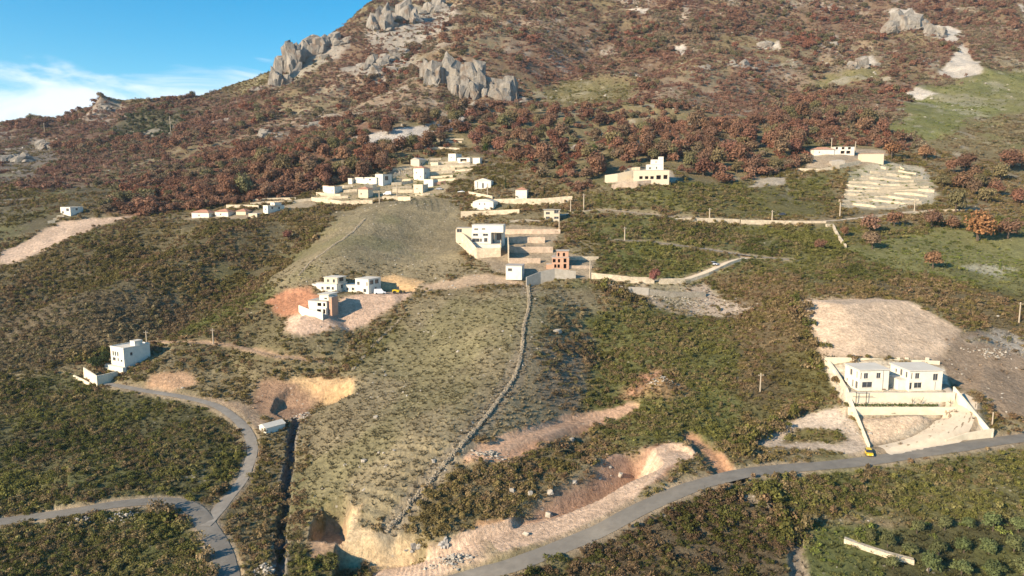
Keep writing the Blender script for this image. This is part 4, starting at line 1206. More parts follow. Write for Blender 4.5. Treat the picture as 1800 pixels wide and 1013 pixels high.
# ------------------------------------------------------------------ rock masses
from mathutils import noise as mnoise
CRAG = cliff_mat('crag_limestone', (0.235, 0.213, 0.182), (0.375, 0.338, 0.285), (0.215, 0.155, 0.110))
def hull_block(bm, c, size, r, tilt=0.3, n=16):
    """one angular block of broken rock"""
    R = Matrix.Rotation(r.normal() * tilt, 4, 'X') @ Matrix.Rotation(r.normal() * tilt, 4, 'Y') @ Matrix.Rotation(r.random() * 6.283, 4, 'Z')
    vs = []
    for _ in range(n):
        p = r.random(3) * 2 - 1; p = np.sign(p) * np.abs(p) ** 0.55
        q = R @ Vector((p[0], p[1], p[2]))
        vs.append(bm.verts.new((c[0] + q.x * size[0] / 2, c[1] + q.y * size[1] / 2, c[2] + q.z * size[2] / 2)))
    g = bmesh.ops.convex_hull(bm, input=vs)
    bad = [e for e in set(g['geom_interior'] + g['geom_unused']) if isinstance(e, bmesh.types.BMVert) and e.is_valid]
    if bad: bmesh.ops.delete(bm, geom=bad, context='VERTS')
def crag(label, px, py, wpx, hpx, depth=None, seed=0, mat=None, name='rock_outcrop', cat='rock', Y=None, nb=None, tilt=0.28):
    """a rock mass: many angular blocks grown together, tallest in the middle, leaning back into the slope"""
    p = at(px, py) if Y is None else Vector(pt(px, py, Y))
    m_ = mpp(p.y, p.z); w = wpx * m_; h = hpx * m_; d = depth or w * 0.7
    r = np.random.default_rng(seed + 40); bm = bmesh.new()
    n = nb or max(4, int(wpx * 0.085))
    for k in range(n):
        u_ = (k + r.random()) / n - .5; x = u_ * w
        prof = (1 - abs(u_ * 2) ** 2.6) * (0.70 + 0.32 * r.random())
        for lay, (yb, hk, wk) in enumerate(((0.40, 1.0, 2.3), (0.20, 0.72, 1.7), (0.04, 0.42, 1.2))):     # stepped: high at the back, broken blocks in front
            if lay and r.random() < 0.25: continue
            hh = h * prof * hk * (0.8 + .4 * r.random()); ww = min(w * 0.5, w / n * wk * (0.7 + .7 * r.random()))
            y = (yb + r.random() * .15) * d; xx = x + r.normal() * w / n * .5
            gz = float(hz(p.x + xx, p.y + y)) - p.z
            hull_block(bm, (xx, y, gz * 0.45 + hh * 0.34), (ww, d * (0.30 + .25 * r.random()), hh * 1.2), r, tilt, 24)
    bmesh.ops.subdivide_edges(bm, edges=bm.edges[:], cuts=2, use_grid_fill=True)
    bmesh.ops.triangulate(bm, faces=bm.faces[:])
    for v in bm.verts:                                 # cracks, ledges and chipped edges
        c = v.co / (0.16 * max(w, h)) + Vector((seed * 3.1, seed, 0))
        a = mnoise.fractal(Vector((c.x * 1.6, c.y * 1.6, c.z * 0.8)), 0.8, 2.2, 4) + 0.7 * (mnoise.cell(Vector((c.x * 2.2, c.y * 2.2, c.z * 1.1))) - .5)
        v.co += Vector((a, -abs(a) * .4, a * .5)) * 0.030 * max(w, h)
    m2 = bpy.data.meshes.new(name); bm.to_mesh(m2); bm.free()
    return tag(link(name, m2, mat or CRAG, None, p), label, cat)
def boulder(label, px, py, wpx, hpx, seed, mat=None):
    p = at(px, py); m_ = mpp(p.y, p.z); r = np.random.default_rng(seed); bm = bmesh.new()
    hull_block(bm, (0, 0, hpx * m_ * .3), (wpx * m_, wpx * m_ * .8, hpx * m_ * 1.1), r, 0.2, 22)
    hull_block(bm, (wpx * m_ * .2, 0.1, hpx * m_ * .1), (wpx * m_ * .7, wpx * m_ * .7, hpx * m_ * .7), r, 0.3, 18)
    m2 = bpy.data.meshes.new('boulder'); bm.to_mesh(m2); bm.free()
    return tag(link('boulder', m2, mat or M_STONE, None, p), label, 'boulder')
def rubble(label, px, py, wpx, dep, hgt, n, seed, mat=None, s0=0.3, s1=0.9):
    """a heap of loose stones, too small to pick apart"""
    p = at(px, py); m_ = mpp(p.y, p.z); w = wpx * m_; r = np.random.default_rng(seed); bm = bmesh.new()
    e = empty('rubble_heap', p, 0, label, 'rubble')
    for k in range(n):
        x = r.normal() * w * .28; y = r.normal() * dep * .3
        q = math.exp(-(x / (w * .4)) ** 2 - (y / (dep * .5)) ** 2)
        s = s0 + (s1 - s0) * r.random() ** 2
        hull_block(bm, (x, y, float(hz(p.x + x, p.y + y)) - p.z + q * hgt * r.random()), (s * 1.3, s, s * .8), r, 0.5, 10)
    m2 = bpy.data.meshes.new('stones'); bm.to_mesh(m2); bm.free()
    o = link('stones', m2, mat or M_STONE, e); o['kind'] = 'stuff'
    return e

# ------------------------------------------------------------------ vehicles
TYRE = surf('tyre_rubber', (0.03, 0.03, 0.03), 0.9, 0.1, 3, 0)
def paint(name, col): return surf(name, col, 0.35, 0.03, 2, 0, spec=0.5)
def loft(secs):
    V = []; Fc = []; n = len(secs[0])
    for s_ in secs: V += s_
    for k in range(len(secs) - 1):
        for c in range(n):
            a = k * n + c; b = k * n + (c + 1) % n
            Fc.append((a, b, b + n, a + n))
    Fc.append(tuple(range(n - 1, -1, -1))); Fc.append(tuple(range((len(secs) - 1) * n, len(secs) * n)))
    return V, Fc
def car(label, p, rz, mat, van=False, scale=1.0, cat='car'):
    """length along x; body, glazed cabin, four wheels, lamps"""
    e = empty('van' if van else 'car', p, rz, label, cat)
    e.scale = (scale,) * 3
    Ln, Wd, Hb, Ht = (4.9, 1.9, 1.05, 2.1) if van else (4.2, 1.75, 0.82, 1.48)
    def sec(x, w, z0, z1): return [(x, -w / 2, z0), (x, w / 2, z0), (x, w / 2 * 1.02, (z0 + z1) / 2), (x, w / 2 * .94, z1), (x, -w / 2 * .94, z1), (x, -w / 2 * 1.02, (z0 + z1) / 2)]
    V, Fc = loft([sec(-Ln / 2, Wd * .86, .35, Hb * .86), sec(-Ln / 2 + .25, Wd, .25, Hb), sec(Ln / 2 - 1.1, Wd, .25, Hb), sec(Ln / 2 - .25, Wd * .97, .25, Hb * .86), sec(Ln / 2, Wd * .84, .35, Hb * .72)])
    link('body', mesh_from('body', V, Fc), mat, e)
    x0, x1 = (-Ln / 2 + .05, Ln / 2 - 1.0) if van else (-Ln / 2 + .35, Ln / 2 - 1.05)
    r0, r1 = (x0 + .1, x1 - .7) if van else (x0 + .55, x1 - .75)
    w1, w2 = Wd * .92, Wd * .76
    V = [(x0, -w1 / 2, Hb + .003), (x1, -w1 / 2, Hb + .003), (x1, w1 / 2, Hb + .003), (x0, w1 / 2, Hb + .003), (r0, -w2 / 2, Ht - .06), (r1, -w2 / 2, Ht - .06), (r1, w2 / 2, Ht - .06), (r0, w2 / 2, Ht - .06)]
    Fc = [(0, 1, 5, 4), (1, 2, 6, 5), (2, 3, 7, 6), (3, 0, 4, 7)]
    link('cabin_glass', mesh_from('cabin_glass', V, Fc), mat if van else GLASS, e)
    if van: V2 = [(x1 + .01 - .0, -w1 / 2 + .1, Hb + .1), (x1 + .01, w1 / 2 - .1, Hb + .1), (r1 + .1, w2 / 2, Ht - .2), (r1 + .1, -w2 / 2, Ht - .2)]; link('windscreen', mesh_from('windscreen', V2, [(0, 1, 2, 3)]), GLASS, e)
    V = []; Fc = []; box_vf(r0 - .04, r1 + .04, -w2 / 2 - .02, w2 / 2 + .02, Ht - .058, Ht, V, Fc)
    link('car_roof', mesh_from('car_roof', V, Fc), mat, e)
    for sx in (-1, 1):
        for sy in (-1, 1):
            V = []; Fc = []; n = 10
            for yy in (-.1, .1):
                for k in range(n): t = 6.283 * k / n; V.append((sx * Ln * .31 + math.cos(t) * .33, sy * (Wd / 2 - .06) + yy, .33 + math.sin(t) * .33))
            for k in range(n): Fc.append((k, (k + 1) % n, n + (k + 1) % n, n + k))
            Fc += [tuple(range(n)), tuple(range(2 * n - 1, n - 1, -1))]
            link('wheel', mesh_from('wheel', V, Fc), TYRE, e)
    for sy in (-1, 1):
        V = []; Fc = []; box_vf(Ln / 2 - .06, Ln / 2 + .02, sy * Wd * .30 - .16, sy * Wd * .30 + .16, Hb * .52, Hb * .68, V, Fc)
        link('headlight', mesh_from('headlight', V, Fc), ROOFW, e)
    return e
# ================================================================== twin houses on the terrace
def win_row(cols, py, w, h): return [(c, py, w, h) for c in cols]
h = House('white_house', 'white two-storey cube house on the terrace, left of the twin pair', 1509, 1561, 686, 5, Y=YT)
d1 = 8.0
h.block(1509, 1561, 686, 650, 0, d1, WHITE, [(1521,660,8,10),(1543,660,8,10),(1512.5,660,2.2,12),(1524,676,18,10)],
        left=[(1.4, 4.55, 0.7, 2.0), (4.6, 4.6, 1.5, 1.9), (1.4, 1.4, 1.5, 2.2), (3.4, 1.4, 0.9, 2.2), (6.6, 1.7, 0.8, 1.0)], roofmat=ROOFW, over=0.35)
h.box('bench', 1546, 1552, 683.5, 682, -1.6, -1.1, WOOD)
h.box('drainpipe', 1550.2, 1550.8, 686, 650, -0.13, -0.01, FRAME)
h2 = House('white_house', 'white two-storey cube house on the terrace, right of the twin pair', 1597, 1655, 686, 5, Y=YT)
h2.block(1597, 1655, 686, 651, 0, 9.6, WHITE, [(1611,660,8,10),(1643,663,9,12),(1601.5,660,2.6,11),(1613,677,14,10),(1600.5,678,5,12)],
         left=[(1.6, 4.5, 1.0, 1.8), (4.2, 4.6, 1.3, 2.0), (6.8, 4.5, 0.9, 1.2)], roofmat=ROOFW, over=0.35)
h2.block(1583, 1597, 686, 669, 1.2, 5.0, WHITE, [], roof='flat', roofmat=ROOFW, over=0.06, name='porch_wall')
h2.box('drainpipe', 1642.2, 1642.8, 686, 671, -0.13, -0.01, FRAME)
# terrace, garden ledge and the compound walls
Yu, Yl = 210.4, 208.0
def strip(name, label, l, r, Y, ztop, zbot, t, mat, coping=None):
    x0 = xat(l, Y, ztop); x1 = xat(r, Y, ztop)
    o = bpy.data.objects.new(name, None); V = []; Fc = []
    box_vf(0, x1 - x0, -t / 2, t / 2, zbot - ztop, 0, V, Fc)
    ob = link(name, mesh_from(name, V, Fc), mat, None, (x0, Y, ztop))
    tag(ob, label, 'wall')
    if coping:
        V = []; Fc = []; box_vf(-.05, x1 - x0 + .05, -t / 2 - .06, t / 2 + .06, .004, .12, V, Fc); link('coping', mesh_from('coping', V, Fc), coping, ob)
    return ob
strip('retaining_wall', 'upper cream retaining wall of the terrace below the twin houses', 1488, 1679, Yu, ZT + 0.35, ledge_z - 1, 0.4, WWALL, ROOFW)
strip('retaining_wall', 'lower cream retaining wall under the planted ledge', 1491, 1681, Yl, ledge_z + 0.25, ledge_z - 5.5, 0.45, WWALL, None)
wall_px('long white wall sloping down the left side of the twin house plot', [(1450,634),(1470,660),(1488,690),(1500,722),(1512,750),(1527,786)], [1.6, 1.4, 1.3, 1.2, 1.0, 0.7], 0.6, WWALL, 'boundary_wall', sink=3)
wall_px('cream wall behind the twin houses holding back the bare slope', [(1450,634),(1550,637),(1651,641)], 1.2, 0.5, WWALL, 'retaining_wall', Ys=[231.8, 231.8, 231.8], sink=4)
wall_px('white wall along the right side of the drive', [(1676,690),(1700,718),(1722,744),(1745,770)], [1.8, 1.7, 1.6, 1.5], 0.5, WWALL, 'boundary_wall', sink=4)
wall_px('white garden wall facing the road beside the drive', [(1662,775),(1700,772),(1745,769)], [0.3, 1.8, 2.6], 0.45, WWALL, 'boundary_wall', sink=3)
# hedge on the ledge
def hedge(label, l, r, Y, z, hgt, seed):
    x0, x1 = xat(l, Y, z), xat(r, Y, z)
    e = empty('hedge', ((x0 + x1) / 2, Y, z), 0, label, 'hedge')
    L_ = []; n = int((x1 - x0) / 0.8); rr = np.random.default_rng(seed)
    for k in range(n): L_.append(((k + .5) / n * (x1 - x0) - (x1 - x0) / 2, rr.normal() * .15, hgt * .4, .5, hgt * (.4 + .35 * rr.random())))
    V, Fc = leaf_cloud(seed, n * 60, L_, 0.13)
    c = link('foliage', leafy('foliage', V, Fc, M_LEAF_O), None, e); c.color = (.10, .125, .035, 1)
hedge('low green hedge planted along the ledge between the two cream walls', 1497, 1648, 209.2, ledge_z, 1.0, 31)
# young trees, lamp frame on the ledge
for px_, hh, lb in ((1603, 3.2, 'bare yellowish sapling in the planted ledge'), (1618, 3.2, 'bare dark sapling in the planted ledge'), (1670, 2.6, 'small bare sapling at the right end of the ledge')):
    x_ = xat(px_, 209.2, ledge_z)
    e = empty('sapling', (x_, 209.2, ledge_z), 0, lb, 'tree')
    V = []; Fc = []; limb(V, Fc, (0, 0, -.1), (0.05, 0, hh * .55), .07, .05)
    link('trunk', mesh_from('trunk', V, Fc), M_BARK, e)
    V = []; Fc = []; rr = np.random.default_rng(int(px_))
    for k in range(9):
        a = rr.random() * 6.28; q = np.array([math.cos(a) * .9, math.sin(a) * .5, hh * (.6 + .45 * rr.random())]); limb(V, Fc, (0.05, 0, hh * (.35 + .2 * rr.random())), q, .035, .012, 4)
    link('crown', mesh_from('crown', V, Fc), M_BARK, e)
x_ = xat(1504, 209.2, ledge_z)
e = empty('pergola_frame', (x_, 209.2, ledge_z), 0, 'thin dark metal pergola frame at the left end of the ledge', 'pergola')
for k in (0.0, 3.0):
    V = []; Fc = []; box_vf(k - .07, k + .07, -.07, .07, -.2, 4.4, V, Fc); link('post', mesh_from('post', V, Fc), TYRE, e)
V = []; Fc = []; box_vf(-1.0, 5.0, -.05, .05, 3.1, 3.2, V, Fc); link('beam', mesh_from('beam', V, Fc), TYRE, e)
V = []; Fc = []; box_vf(-.5, 3.2, -.05, .05, 4.404, 4.5, V, Fc); link('beam', mesh_from('beam', V, Fc), TYRE, e)
for px_ in (1579, 1594, 1630):
    p = Vector(pt(px_, 634, 232.5)); V = []; Fc = []; box_vf(-.45, .45, -.3, .3, -3, 1.0, V, Fc)
    tag(link('wall_pier', mesh_from('wall_pier', V, Fc), WWALL, None, (p.x, 232.6, p.z)), 'square cream pier on top of the wall behind the twin houses', 'pier', 'piers on the back wall')

# ================================================================== white house with arched windows, left
h = House('white_house', 'tall white house with arched windows beside the lane, right side in shade', 196, 219, 644, -30, Y=266)
h.block(196, 219, 644, 612, 0, 10.5, WHITE, [(200.6,622,2.4,8),(204.4,622,2.4,8),(208.6,622,2.4,8),(201.8,632,5,6),(208.6,632,2,6),(214.5,633,3,4)],
        right=[(3, 4.6, 1.0, 1.2)], roofmat=ROOFW, over=0.1, parapet=0.35)
h.block(209, 217, 612, 603, 5.0, 3.2, WHITE, [], roofmat=ROOFW, sink=-0.24, over=0.08, name='stair_tower')
h.block(190, 222, 651, 643.5, -1.4, 1.35, WHITE, [], roofmat=ROOFW, sink=2.0, over=0.04, name='terrace_wall')
wall_px('white yard wall turning the corner below the arched window house', [(148,658),(160,666),(171,673),(190,669),(207,664)], 2.6, 0.4, WWALL, 'yard_wall', Ys=[262, 258, 254, 257.5, 261.5])
wall_px('low white wall at the outer edge of the yard by the lane', [(130,664),(145,671),(158,678)], 1.0, 0.5, WWALL, 'yard_wall')

# ================================================================== construction site: three white houses
h = House('white_house', 'white stepped house shell on the lower edge of the construction site', 543, 573, 553, -18, Y=283)
h.block(543, 573, 553, 541, 0, 8, WHITE, [(561,547,7,7),(570,547,4,8)], right=[(3, 1.3, 2.4, 1.8)], hole=True, roof=None)
h.block(541, 573, 541, 530, 0.6, 8, WHITE, [(560.5,535.5,7,6),(569,535.5,4,6)], right=[(3.5, 4.2, 2.0, 1.8)], hole=True, roof='flat', roofmat=ROOFG, sink=-0.01, over=0.15)
h.block(557, 573, 530, 518.5, 2.2, 6.4, WHITE, [(568,525.5,5,3)], roof='flat', roofmat=ROOFW, sink=-0.24, over=0.5)
h.block(574.6, 580, 553, 523, 1.5, 4.5, PINKB, [], roof='flat', roofmat=ROOFG, name='brick_wall')
wall_px('bright white parapet wall in front of the stepped house shell', [(526,548),(545,556),(568,563)], [2.6, 2.6, 3.0], 0.4, WHITE, 'parapet_wall')
h = House('white_house', 'white house with a dark end window at the back of the site', 556, 592, 511, -20, Y=306)
h.block(556, 592, 511, 499, 0, 8, WHITE, [(567,507,4,5),(577,506.5,6,5),(585,506.5,4,5)], right=[(4, 1.5, 1.6, 1.6)], roofmat=ROOFW, over=0.2)
h.block(568, 591, 499, 488.5, 1.0, 6.5, CREAM, [(575,494,4,5),(585,494,4,6)], right=[(3.2, 4.6, 3.4, 2.0)], roofmat=ROOFW, sink=-0.24, over=0.35)
h.block(546, 556, 511, 502, 1.0, 5, WHITE, [], roofmat=ROOFW, over=0.1, name='annex_wall')
h = House('white_house', 'white cube house with glazed shaded end on the right of the site', 625, 648, 516, -26, Y=303)
h.block(625, 648, 516, 491, 0, 8.6, WHITE, [(630.5,498.5,4.5,6),(641.5,510.5,5,6),(645.5,499,2,7)], right=[(2.4, 4.6, 2.4, 1.8), (5.9, 4.6, 2.6, 1.8), (5.0, 1.3, 1.4, 1.8)], roofmat=ROOFW, over=0.15)
h.block(600, 625, 516, 504, 1.0, 6, WHITE, [(608,511,4,4),(618,510,5,5)], roofmat=ROOFW, over=0.12, name='annex_wall')
MW, MY, MS, MD = paint('white_paint', (0.80, 0.80, 0.80)), paint('yellow_paint', (0.72, 0.50, 0.02)), paint('silver_paint', (0.45, 0.46, 0.48)), paint('dark_paint', (0.05, 0.055, 0.07))
def car_px(label, px, py, rz, mat, van=False, scale=1.0, Y=None):
    p = at(px, py) if Y is None else Vector(pt(px, py, Y))
    return car(label, (p.x, p.y, p.z + 0.05), math.radians(rz), mat, van, scale, 'van' if van else 'car')
car_px('white van parked beside the glazed cube house on the site', 668, 517, 15, MW, True, 1.0)
def loader(label, px, py):
    p = at(px, py); e = empty('wheel_loader', p, math.radians(10), label, 'loader')
    V, Fc = loft([[(x, -w, a), (x, w, a), (x, w, b), (x, -w, b)] for x, w, a, b in ((-2.2, .7, .7, 1.5), (-1.0, .9, .6, 1.7), (.4, .9, .6, 1.6), (1.3, .6, .7, 1.2))])
    link('body', mesh_from('body', V, Fc), MY, e)
    V, Fc = loft([[(x, -.65, 1.604), (x, .65, 1.604), (x * .9, .6, 2.9), (x * .9, -.6, 2.9)] for x in (-.5, .7)]); link('cab', mesh_from('cab', V, Fc), GLASS, e)
    V = []; Fc = []; limb(V, Fc, (.9, -.5, 1.2), (2.6, -.5, .7), .14, .12); limb(V, Fc, (.9, .5, 1.2), (2.6, .5, .7), .14, .12); link('arm', mesh_from('arm', V, Fc), MY, e)
    V, Fc = loft([[(2.5, y, .15), (3.4, y, .12), (2.9, y, .95), (2.45, y, 1.0)] for y in (-1.1, 1.1)]); link('bucket', mesh_from('bucket', V, Fc), TYRE, e)
    for x in (-1.4, 1.2):
        for y in (-.95, .95):
            V = []; Fc = []; n = 12
            for yy in (-.22, .22):
                for k in range(n): t = 6.283 * k / n; V.append((x + math.cos(t) * .68, y + yy, .66 + math.sin(t) * .68))
            for k in range(n): Fc.append((k, (k + 1) % n, n + (k + 1) % n, n + k))
            Fc += [tuple(range(n)), tuple(range(2 * n - 1, n - 1, -1))]
            link('wheel', mesh_from('wheel', V, Fc), TYRE, e)
loader('yellow wheel loader by the ochre cutting on the construction site', 699, 516)
car_px('bright yellow car at the foot of the drive by the asphalt road', 1527, 799, -105, MY, False, 1.0)
car_px('silver car parked under the lane where the ramp turns off', 1255, 466, -50, MS)
car_px('dark car parked above the pale lane wall', 1374, 379, 180, MD)
car_px('white car parked on the village lane below the white shed', 811, 339, 172, MW)
car_px('silver car in the yard of the lower village', 772, 334, 170, MS)
car_px('white van between the cream houses of the village', 681, 343, 170, MW, True)

# ================================================================== white house with the curved stone podium
h = House('white_house', 'large white three-level house above the curved stone podium', 829, 863, 429, -6, Y=338)
h.block(829, 863, 429, 409.2, 0, 10, WHITE, [(836,413,9,4),(853.5,413,9,4),(836.5,422.5,13,6),(845.5,422.5,3,6),(854,422,6,7)], roof=None)
h.block(829, 884, 409.2, 396.5, 1.2, 9, WHITE, [(836.5,403.5,7,2.6),(849.5,403,6,2.2)], roofmat=ROOFW, sink=-0.01, over=0.1)
h.block(866, 883, 429, 409.4, 6.5, 3.4, WHITE, [(874,418,9,12)], roof=None, name='loggia_wall')
h.block(801, 829, 417, 402, 2.4, 6, CREAM, [(806,406.5,9,6)], roofmat=ROOFG, over=0.1, name='wing_wall', sink=3)
h.block(827, 880, 437, 429.2, -1.6, 9, WHITE, [], roofmat=ROOFG, over=0.05, name='podium')
wall_px('curved cream stone podium wall sweeping below the white three-level house', [(802,414),(815,425),(828,440),(838,452),(860,453),(880,452)], [3.0, 3.6, 4.0, 4.2, 4.2, 4.2], 0.5, STW, 'podium_wall', Ys=[346, 340, 334, 331, 331, 331], sink=3)
def twall(label, l, r, py, Y, hpx, mat=STP, l2=None, t=0.5):
    m_ = mpp(Y); return wall_px(label, [(l, py), ((l + r) / 2, py), (r, py)], hpx * m_, t, mat, 'terrace_wall', sink=2.5)
twall('topmost pinkish terrace wall right of the white three-level house', 886, 985, 411, 352, 8)
twall('second pinkish terrace wall right of the white three-level house', 892, 958, 427, 342, 10)
twall('third pinkish terrace wall, above the pink brick house', 895, 972, 444, 333, 10)
twall('lowest pinkish terrace wall left of the pink brick house', 895, 950, 463, 324, 9)
wall_px('tall narrow end wall between the podium and the terraces', [(880,452),(880,446)], 6.5, 0.45, STW, 'end_wall', Ys=[331, 340], sink=3)
wall_px('pale end wall closing the terraces on the left', [(894,462),(893,446)], 8.0, 0.45, STW, 'end_wall', Ys=[323.5, 338], sink=3)
h = House('brick_house', 'unfinished pink brick house with dark unglazed windows', 970, 1000, 476, -5, Y=314)
h.block(970, 1000, 476, 453, 0, 8, PINKB, [(974,458.5,5,6),(982.5,458.5,4,6),(993,458,5,7),(976,468,4,6),(982,468,4,6),(993,468,5,8)], hole=True, roofmat=ROOFG, over=0.1)
h.block(978, 999, 453, 442, 1.0, 6.5, PINKB, [(981.5,448,3,6),(991,448,4,6)], hole=True, roofmat=BARE, sink=-0.24, over=0.3)
h.block(960, 970, 476, 466, 1.5, 5, PINKB, [], roofmat=BARE, name='annex_wall')
twall('cream wall running right from the pink brick house', 998, 1052, 457, 318, 6, STW)
twall('shaded retaining wall right of the pink brick house', 1000, 1040, 472, 313, 5, STP)
h = House('white_house', 'small white flat-roofed house at the foot of the terraces', 889, 917, 484, -10, Y=306)
h.block(889, 917, 484, 467.5, 0, 7, WHITE, [(896.5,474.5,7,5)], right=[(3, 2.0, 1.4, 1.3)], roofmat=ROOFG, over=0.25)
wall_px('bluish shaded concrete wall sloping beside the small white house', [(925,496),(950,490),(975,487),(1012,487)], [2.0, 3.0, 3.6, 2.4], 0.4, BARE, 'concrete_wall', Ys=[299, 303, 305, 305], sink=3)
wall_px('long cream wall curving below the green terrace', [(1036,489),(1075,493),(1110,497),(1150,498)], 2.4, 0.5, STW, 'retaining_wall')
wall_px('cream wall segment under the ramp right of the wispy red tree', [(1158,499),(1185,499),(1203,498)], 2.2, 0.5, STW, 'retaining_wall')
wall_px('pale wall on the outer side of the climbing ramp', [(1204,498),(1245,484),(1282,466),(1308,457)], 1.2, 0.45, STW, 'retaining_wall')
wall_px('grey rubble wall above the marked plot', [(1065,507),(1120,517),(1180,522),(1240,522)], 2.2, 0.8, STG, 'rubble_wall', wob=0.6)
wall_px('pale concrete wall standing in the rubble above the marked plot', [(1105,517),(1140,519)], 3.0, 0.4, BARE, 'concrete_wall')

# ================================================================== houses up the lane
h = House('pale_house', 'pale house with a shallow arched roof above the long cream wall', 831, 867, 369, -14)
h.block(831, 867, 369, 355, 0, 10, WHITE, [(843,359,2,3),(852,359,2,3)], right=[(3, 2.4, 1.2, 1.4), (6.5, 2.4, 1.2, 1.4)], roof='arch', roofmat=ROOFW, over=0.1)
h.block(826, 831, 369, 359, 2, 5, CREAM, [], roofmat=ROOFW, over=0.05, name='annex_wall')
h = House('cube_house', 'white cube house with orange hipped roof on the lane', 906, 926, 350, -8)
h.block(906, 926, 350, 334, 0, 7.5, WHITE, [], right=[(3, 2.8, 1.3, 1.5)], roof='hip', roofmat=TILE, over=0.4)
h = House('shed', 'white gabled shed with a dark door on the slope', 834, 863, 332, -10, cat='shed')
h.block(834, 863, 332, 318.5, 0, 8, WHITE, [(849,326.5,3,9),(839.5,325,1.2,11)], roof='gable_y', roofmat=ROOFW, over=0.15)
h = House('pale_house', 'flat-roofed pinkish house with white window panels by the lane', 956, 984, 389, -4)
h.block(956, 984, 389, 369.5, 0, 8, CREAM, [(963,375,7,4),(963,383,7,4),(978,372.5,8,6),(978,383,8,4)], roofmat=ROOFG, over=0.5)
wall_px('long cream wall carrying the cube house with the orange roof', [(868,358),(900,358),(950,360),(1006,356)], [2.6, 2.8, 3.4, 3.6], 0.5, STW, 'retaining_wall')
wall_px('cream wall with a dark doorway below the arched roof house', [(810,382),(850,379),(880,377),(913,375)], [3.2, 2.6, 2.4, 2.2], 0.5, STW, 'retaining_wall')
wall_px('cream wall beside the village lane under the white shed', [(823,342),(850,347),(866,350)], 1.8, 0.5, STW, 'retaining_wall')
wall_px('low rubble terrace wall left of the flat-roofed pinkish house', [(895,391),(930,390),(955,391)], 1.0, 0.7, STG, 'rubble_wall', wob=0.5)
wall_px('long pale wall carrying the upper lane, left stretch', [(1170,387),(1210,389),(1250,391),(1300,393)], [0.8, 1.8, 2.2, 2.2], 0.5, STW, 'retaining_wall')
wall_px('long pale wall carrying the upper lane, right stretch', [(1302,394),(1350,394),(1400,394),(1452,392)], [2.2, 2.0, 1.6, 1.0], 0.5, STW, 'retaining_wall')
wall_px('low wall of the upper lane under the stone terraces', [(1530,383),(1580,378),(1640,372),(1700,371)], 1.0, 0.5, STW, 'retaining_wall')
wall_px('crooked white stone wall in the green scrub', [(1452,399),(1464,398),(1470,412),(1478,425),(1486,436)], 1.4, 1.0, STW, 'stone_wall', wob=0.6)

# ================================================================== terraced village
def vh(label, l, r, base, top, depth=8, rz=-20, mat=None, wins=(), right=(), roof='flat', roofmat=None, over=0.15, name='village_house', **k):
    h = House(name, label, l, r, base, rz)
    h.block(l, r, base, top, 0, depth, mat or WHITE, list(wins), right=list(right), roof=roof, roofmat=roofmat, over=over, sink=3, **k)
    return h
vh('tall white village house with an orange tiled roof', 727, 745, 317, 296, 9, -20, WHITE, [(732,304,1.6,2.6),(739,311,1.6,2.6)], [(3, 4.5, 1.2, 1.4)], 'hip', TILE, 0.4)
vh('low white village house in front of the tall orange roof', 745, 761, 329, 316, 8, -18, WHITE, [(751,324,1.8,2.4)], (), 'flat', ROOFW)
vh('cream village block with a plain front at the foot of the terraces', 727, 743, 340, 325, 7, -22, CREAM, [(733,332,1.8,2.2)], (), 'flat', ROOFW)
vh('grey sided village house highest on the left, under the oaks', 722, 737, 292, 281, 10, -24, CREAM, [], [(3, 1.8, 1.2, 1.2)], 'gable_y', ROOFG)
h = vh('white village house with porch at the top of the terraces', 788, 801, 286, 271, 9, -24, WHITE, [(793,277,1.6,2.4)], [(3, 3.4, 1.2, 1.4)], 'flat', ROOFW)
h.block(804, 826, 286, 278.5, -0.5, 4, WHITE, [(815,282.5,11,5)], roofmat=ROOFW, name='porch_wall', hole=True)
h.block(830, 842, 286, 279, 0.5, 4, WHITE, [], roofmat=ROOFW, name='annex_wall')
h = vh('low white village house with shaded end wall at the left edge', 575, 588, 341, 328, 8, -24, WHITE, [(584,335.5,1.4,3)], (), 'flat', TILE)
h.block(565, 575, 341, 327, 1.5, 6, WHITE, [], roofmat=TILE, name='annex_wall')
vh('cream village house with flat orange roof edge', 630, 647, 348, 332.5, 7, -14, CREAM, [(635,341,2,3)], (), 'hip', TILE, 0.5)
h = vh('long low white village house behind the cream one', 612, 619, 324, 314, 6, -18, WHITE, (), (), 'flat', ROOFW)
h.block(621, 658, 324, 312.5, 2.5, 6, WHITE, [(647,316,3,2.5)], roofmat=ROOFW, name='wing_wall', sink=3)
vh('white village house with a shaded blue end wall', 660, 673, 326, 307, 9, -30, WHITE, [], [(4, 4.6, 3.4, 2.6)], 'flat', ROOFW)
vh('small cream village outbuilding beside the stepped walls', 757, 770, 294, 286, 6, -18, CREAM, [], (), 'flat', ROOFW, name='outbuilding')
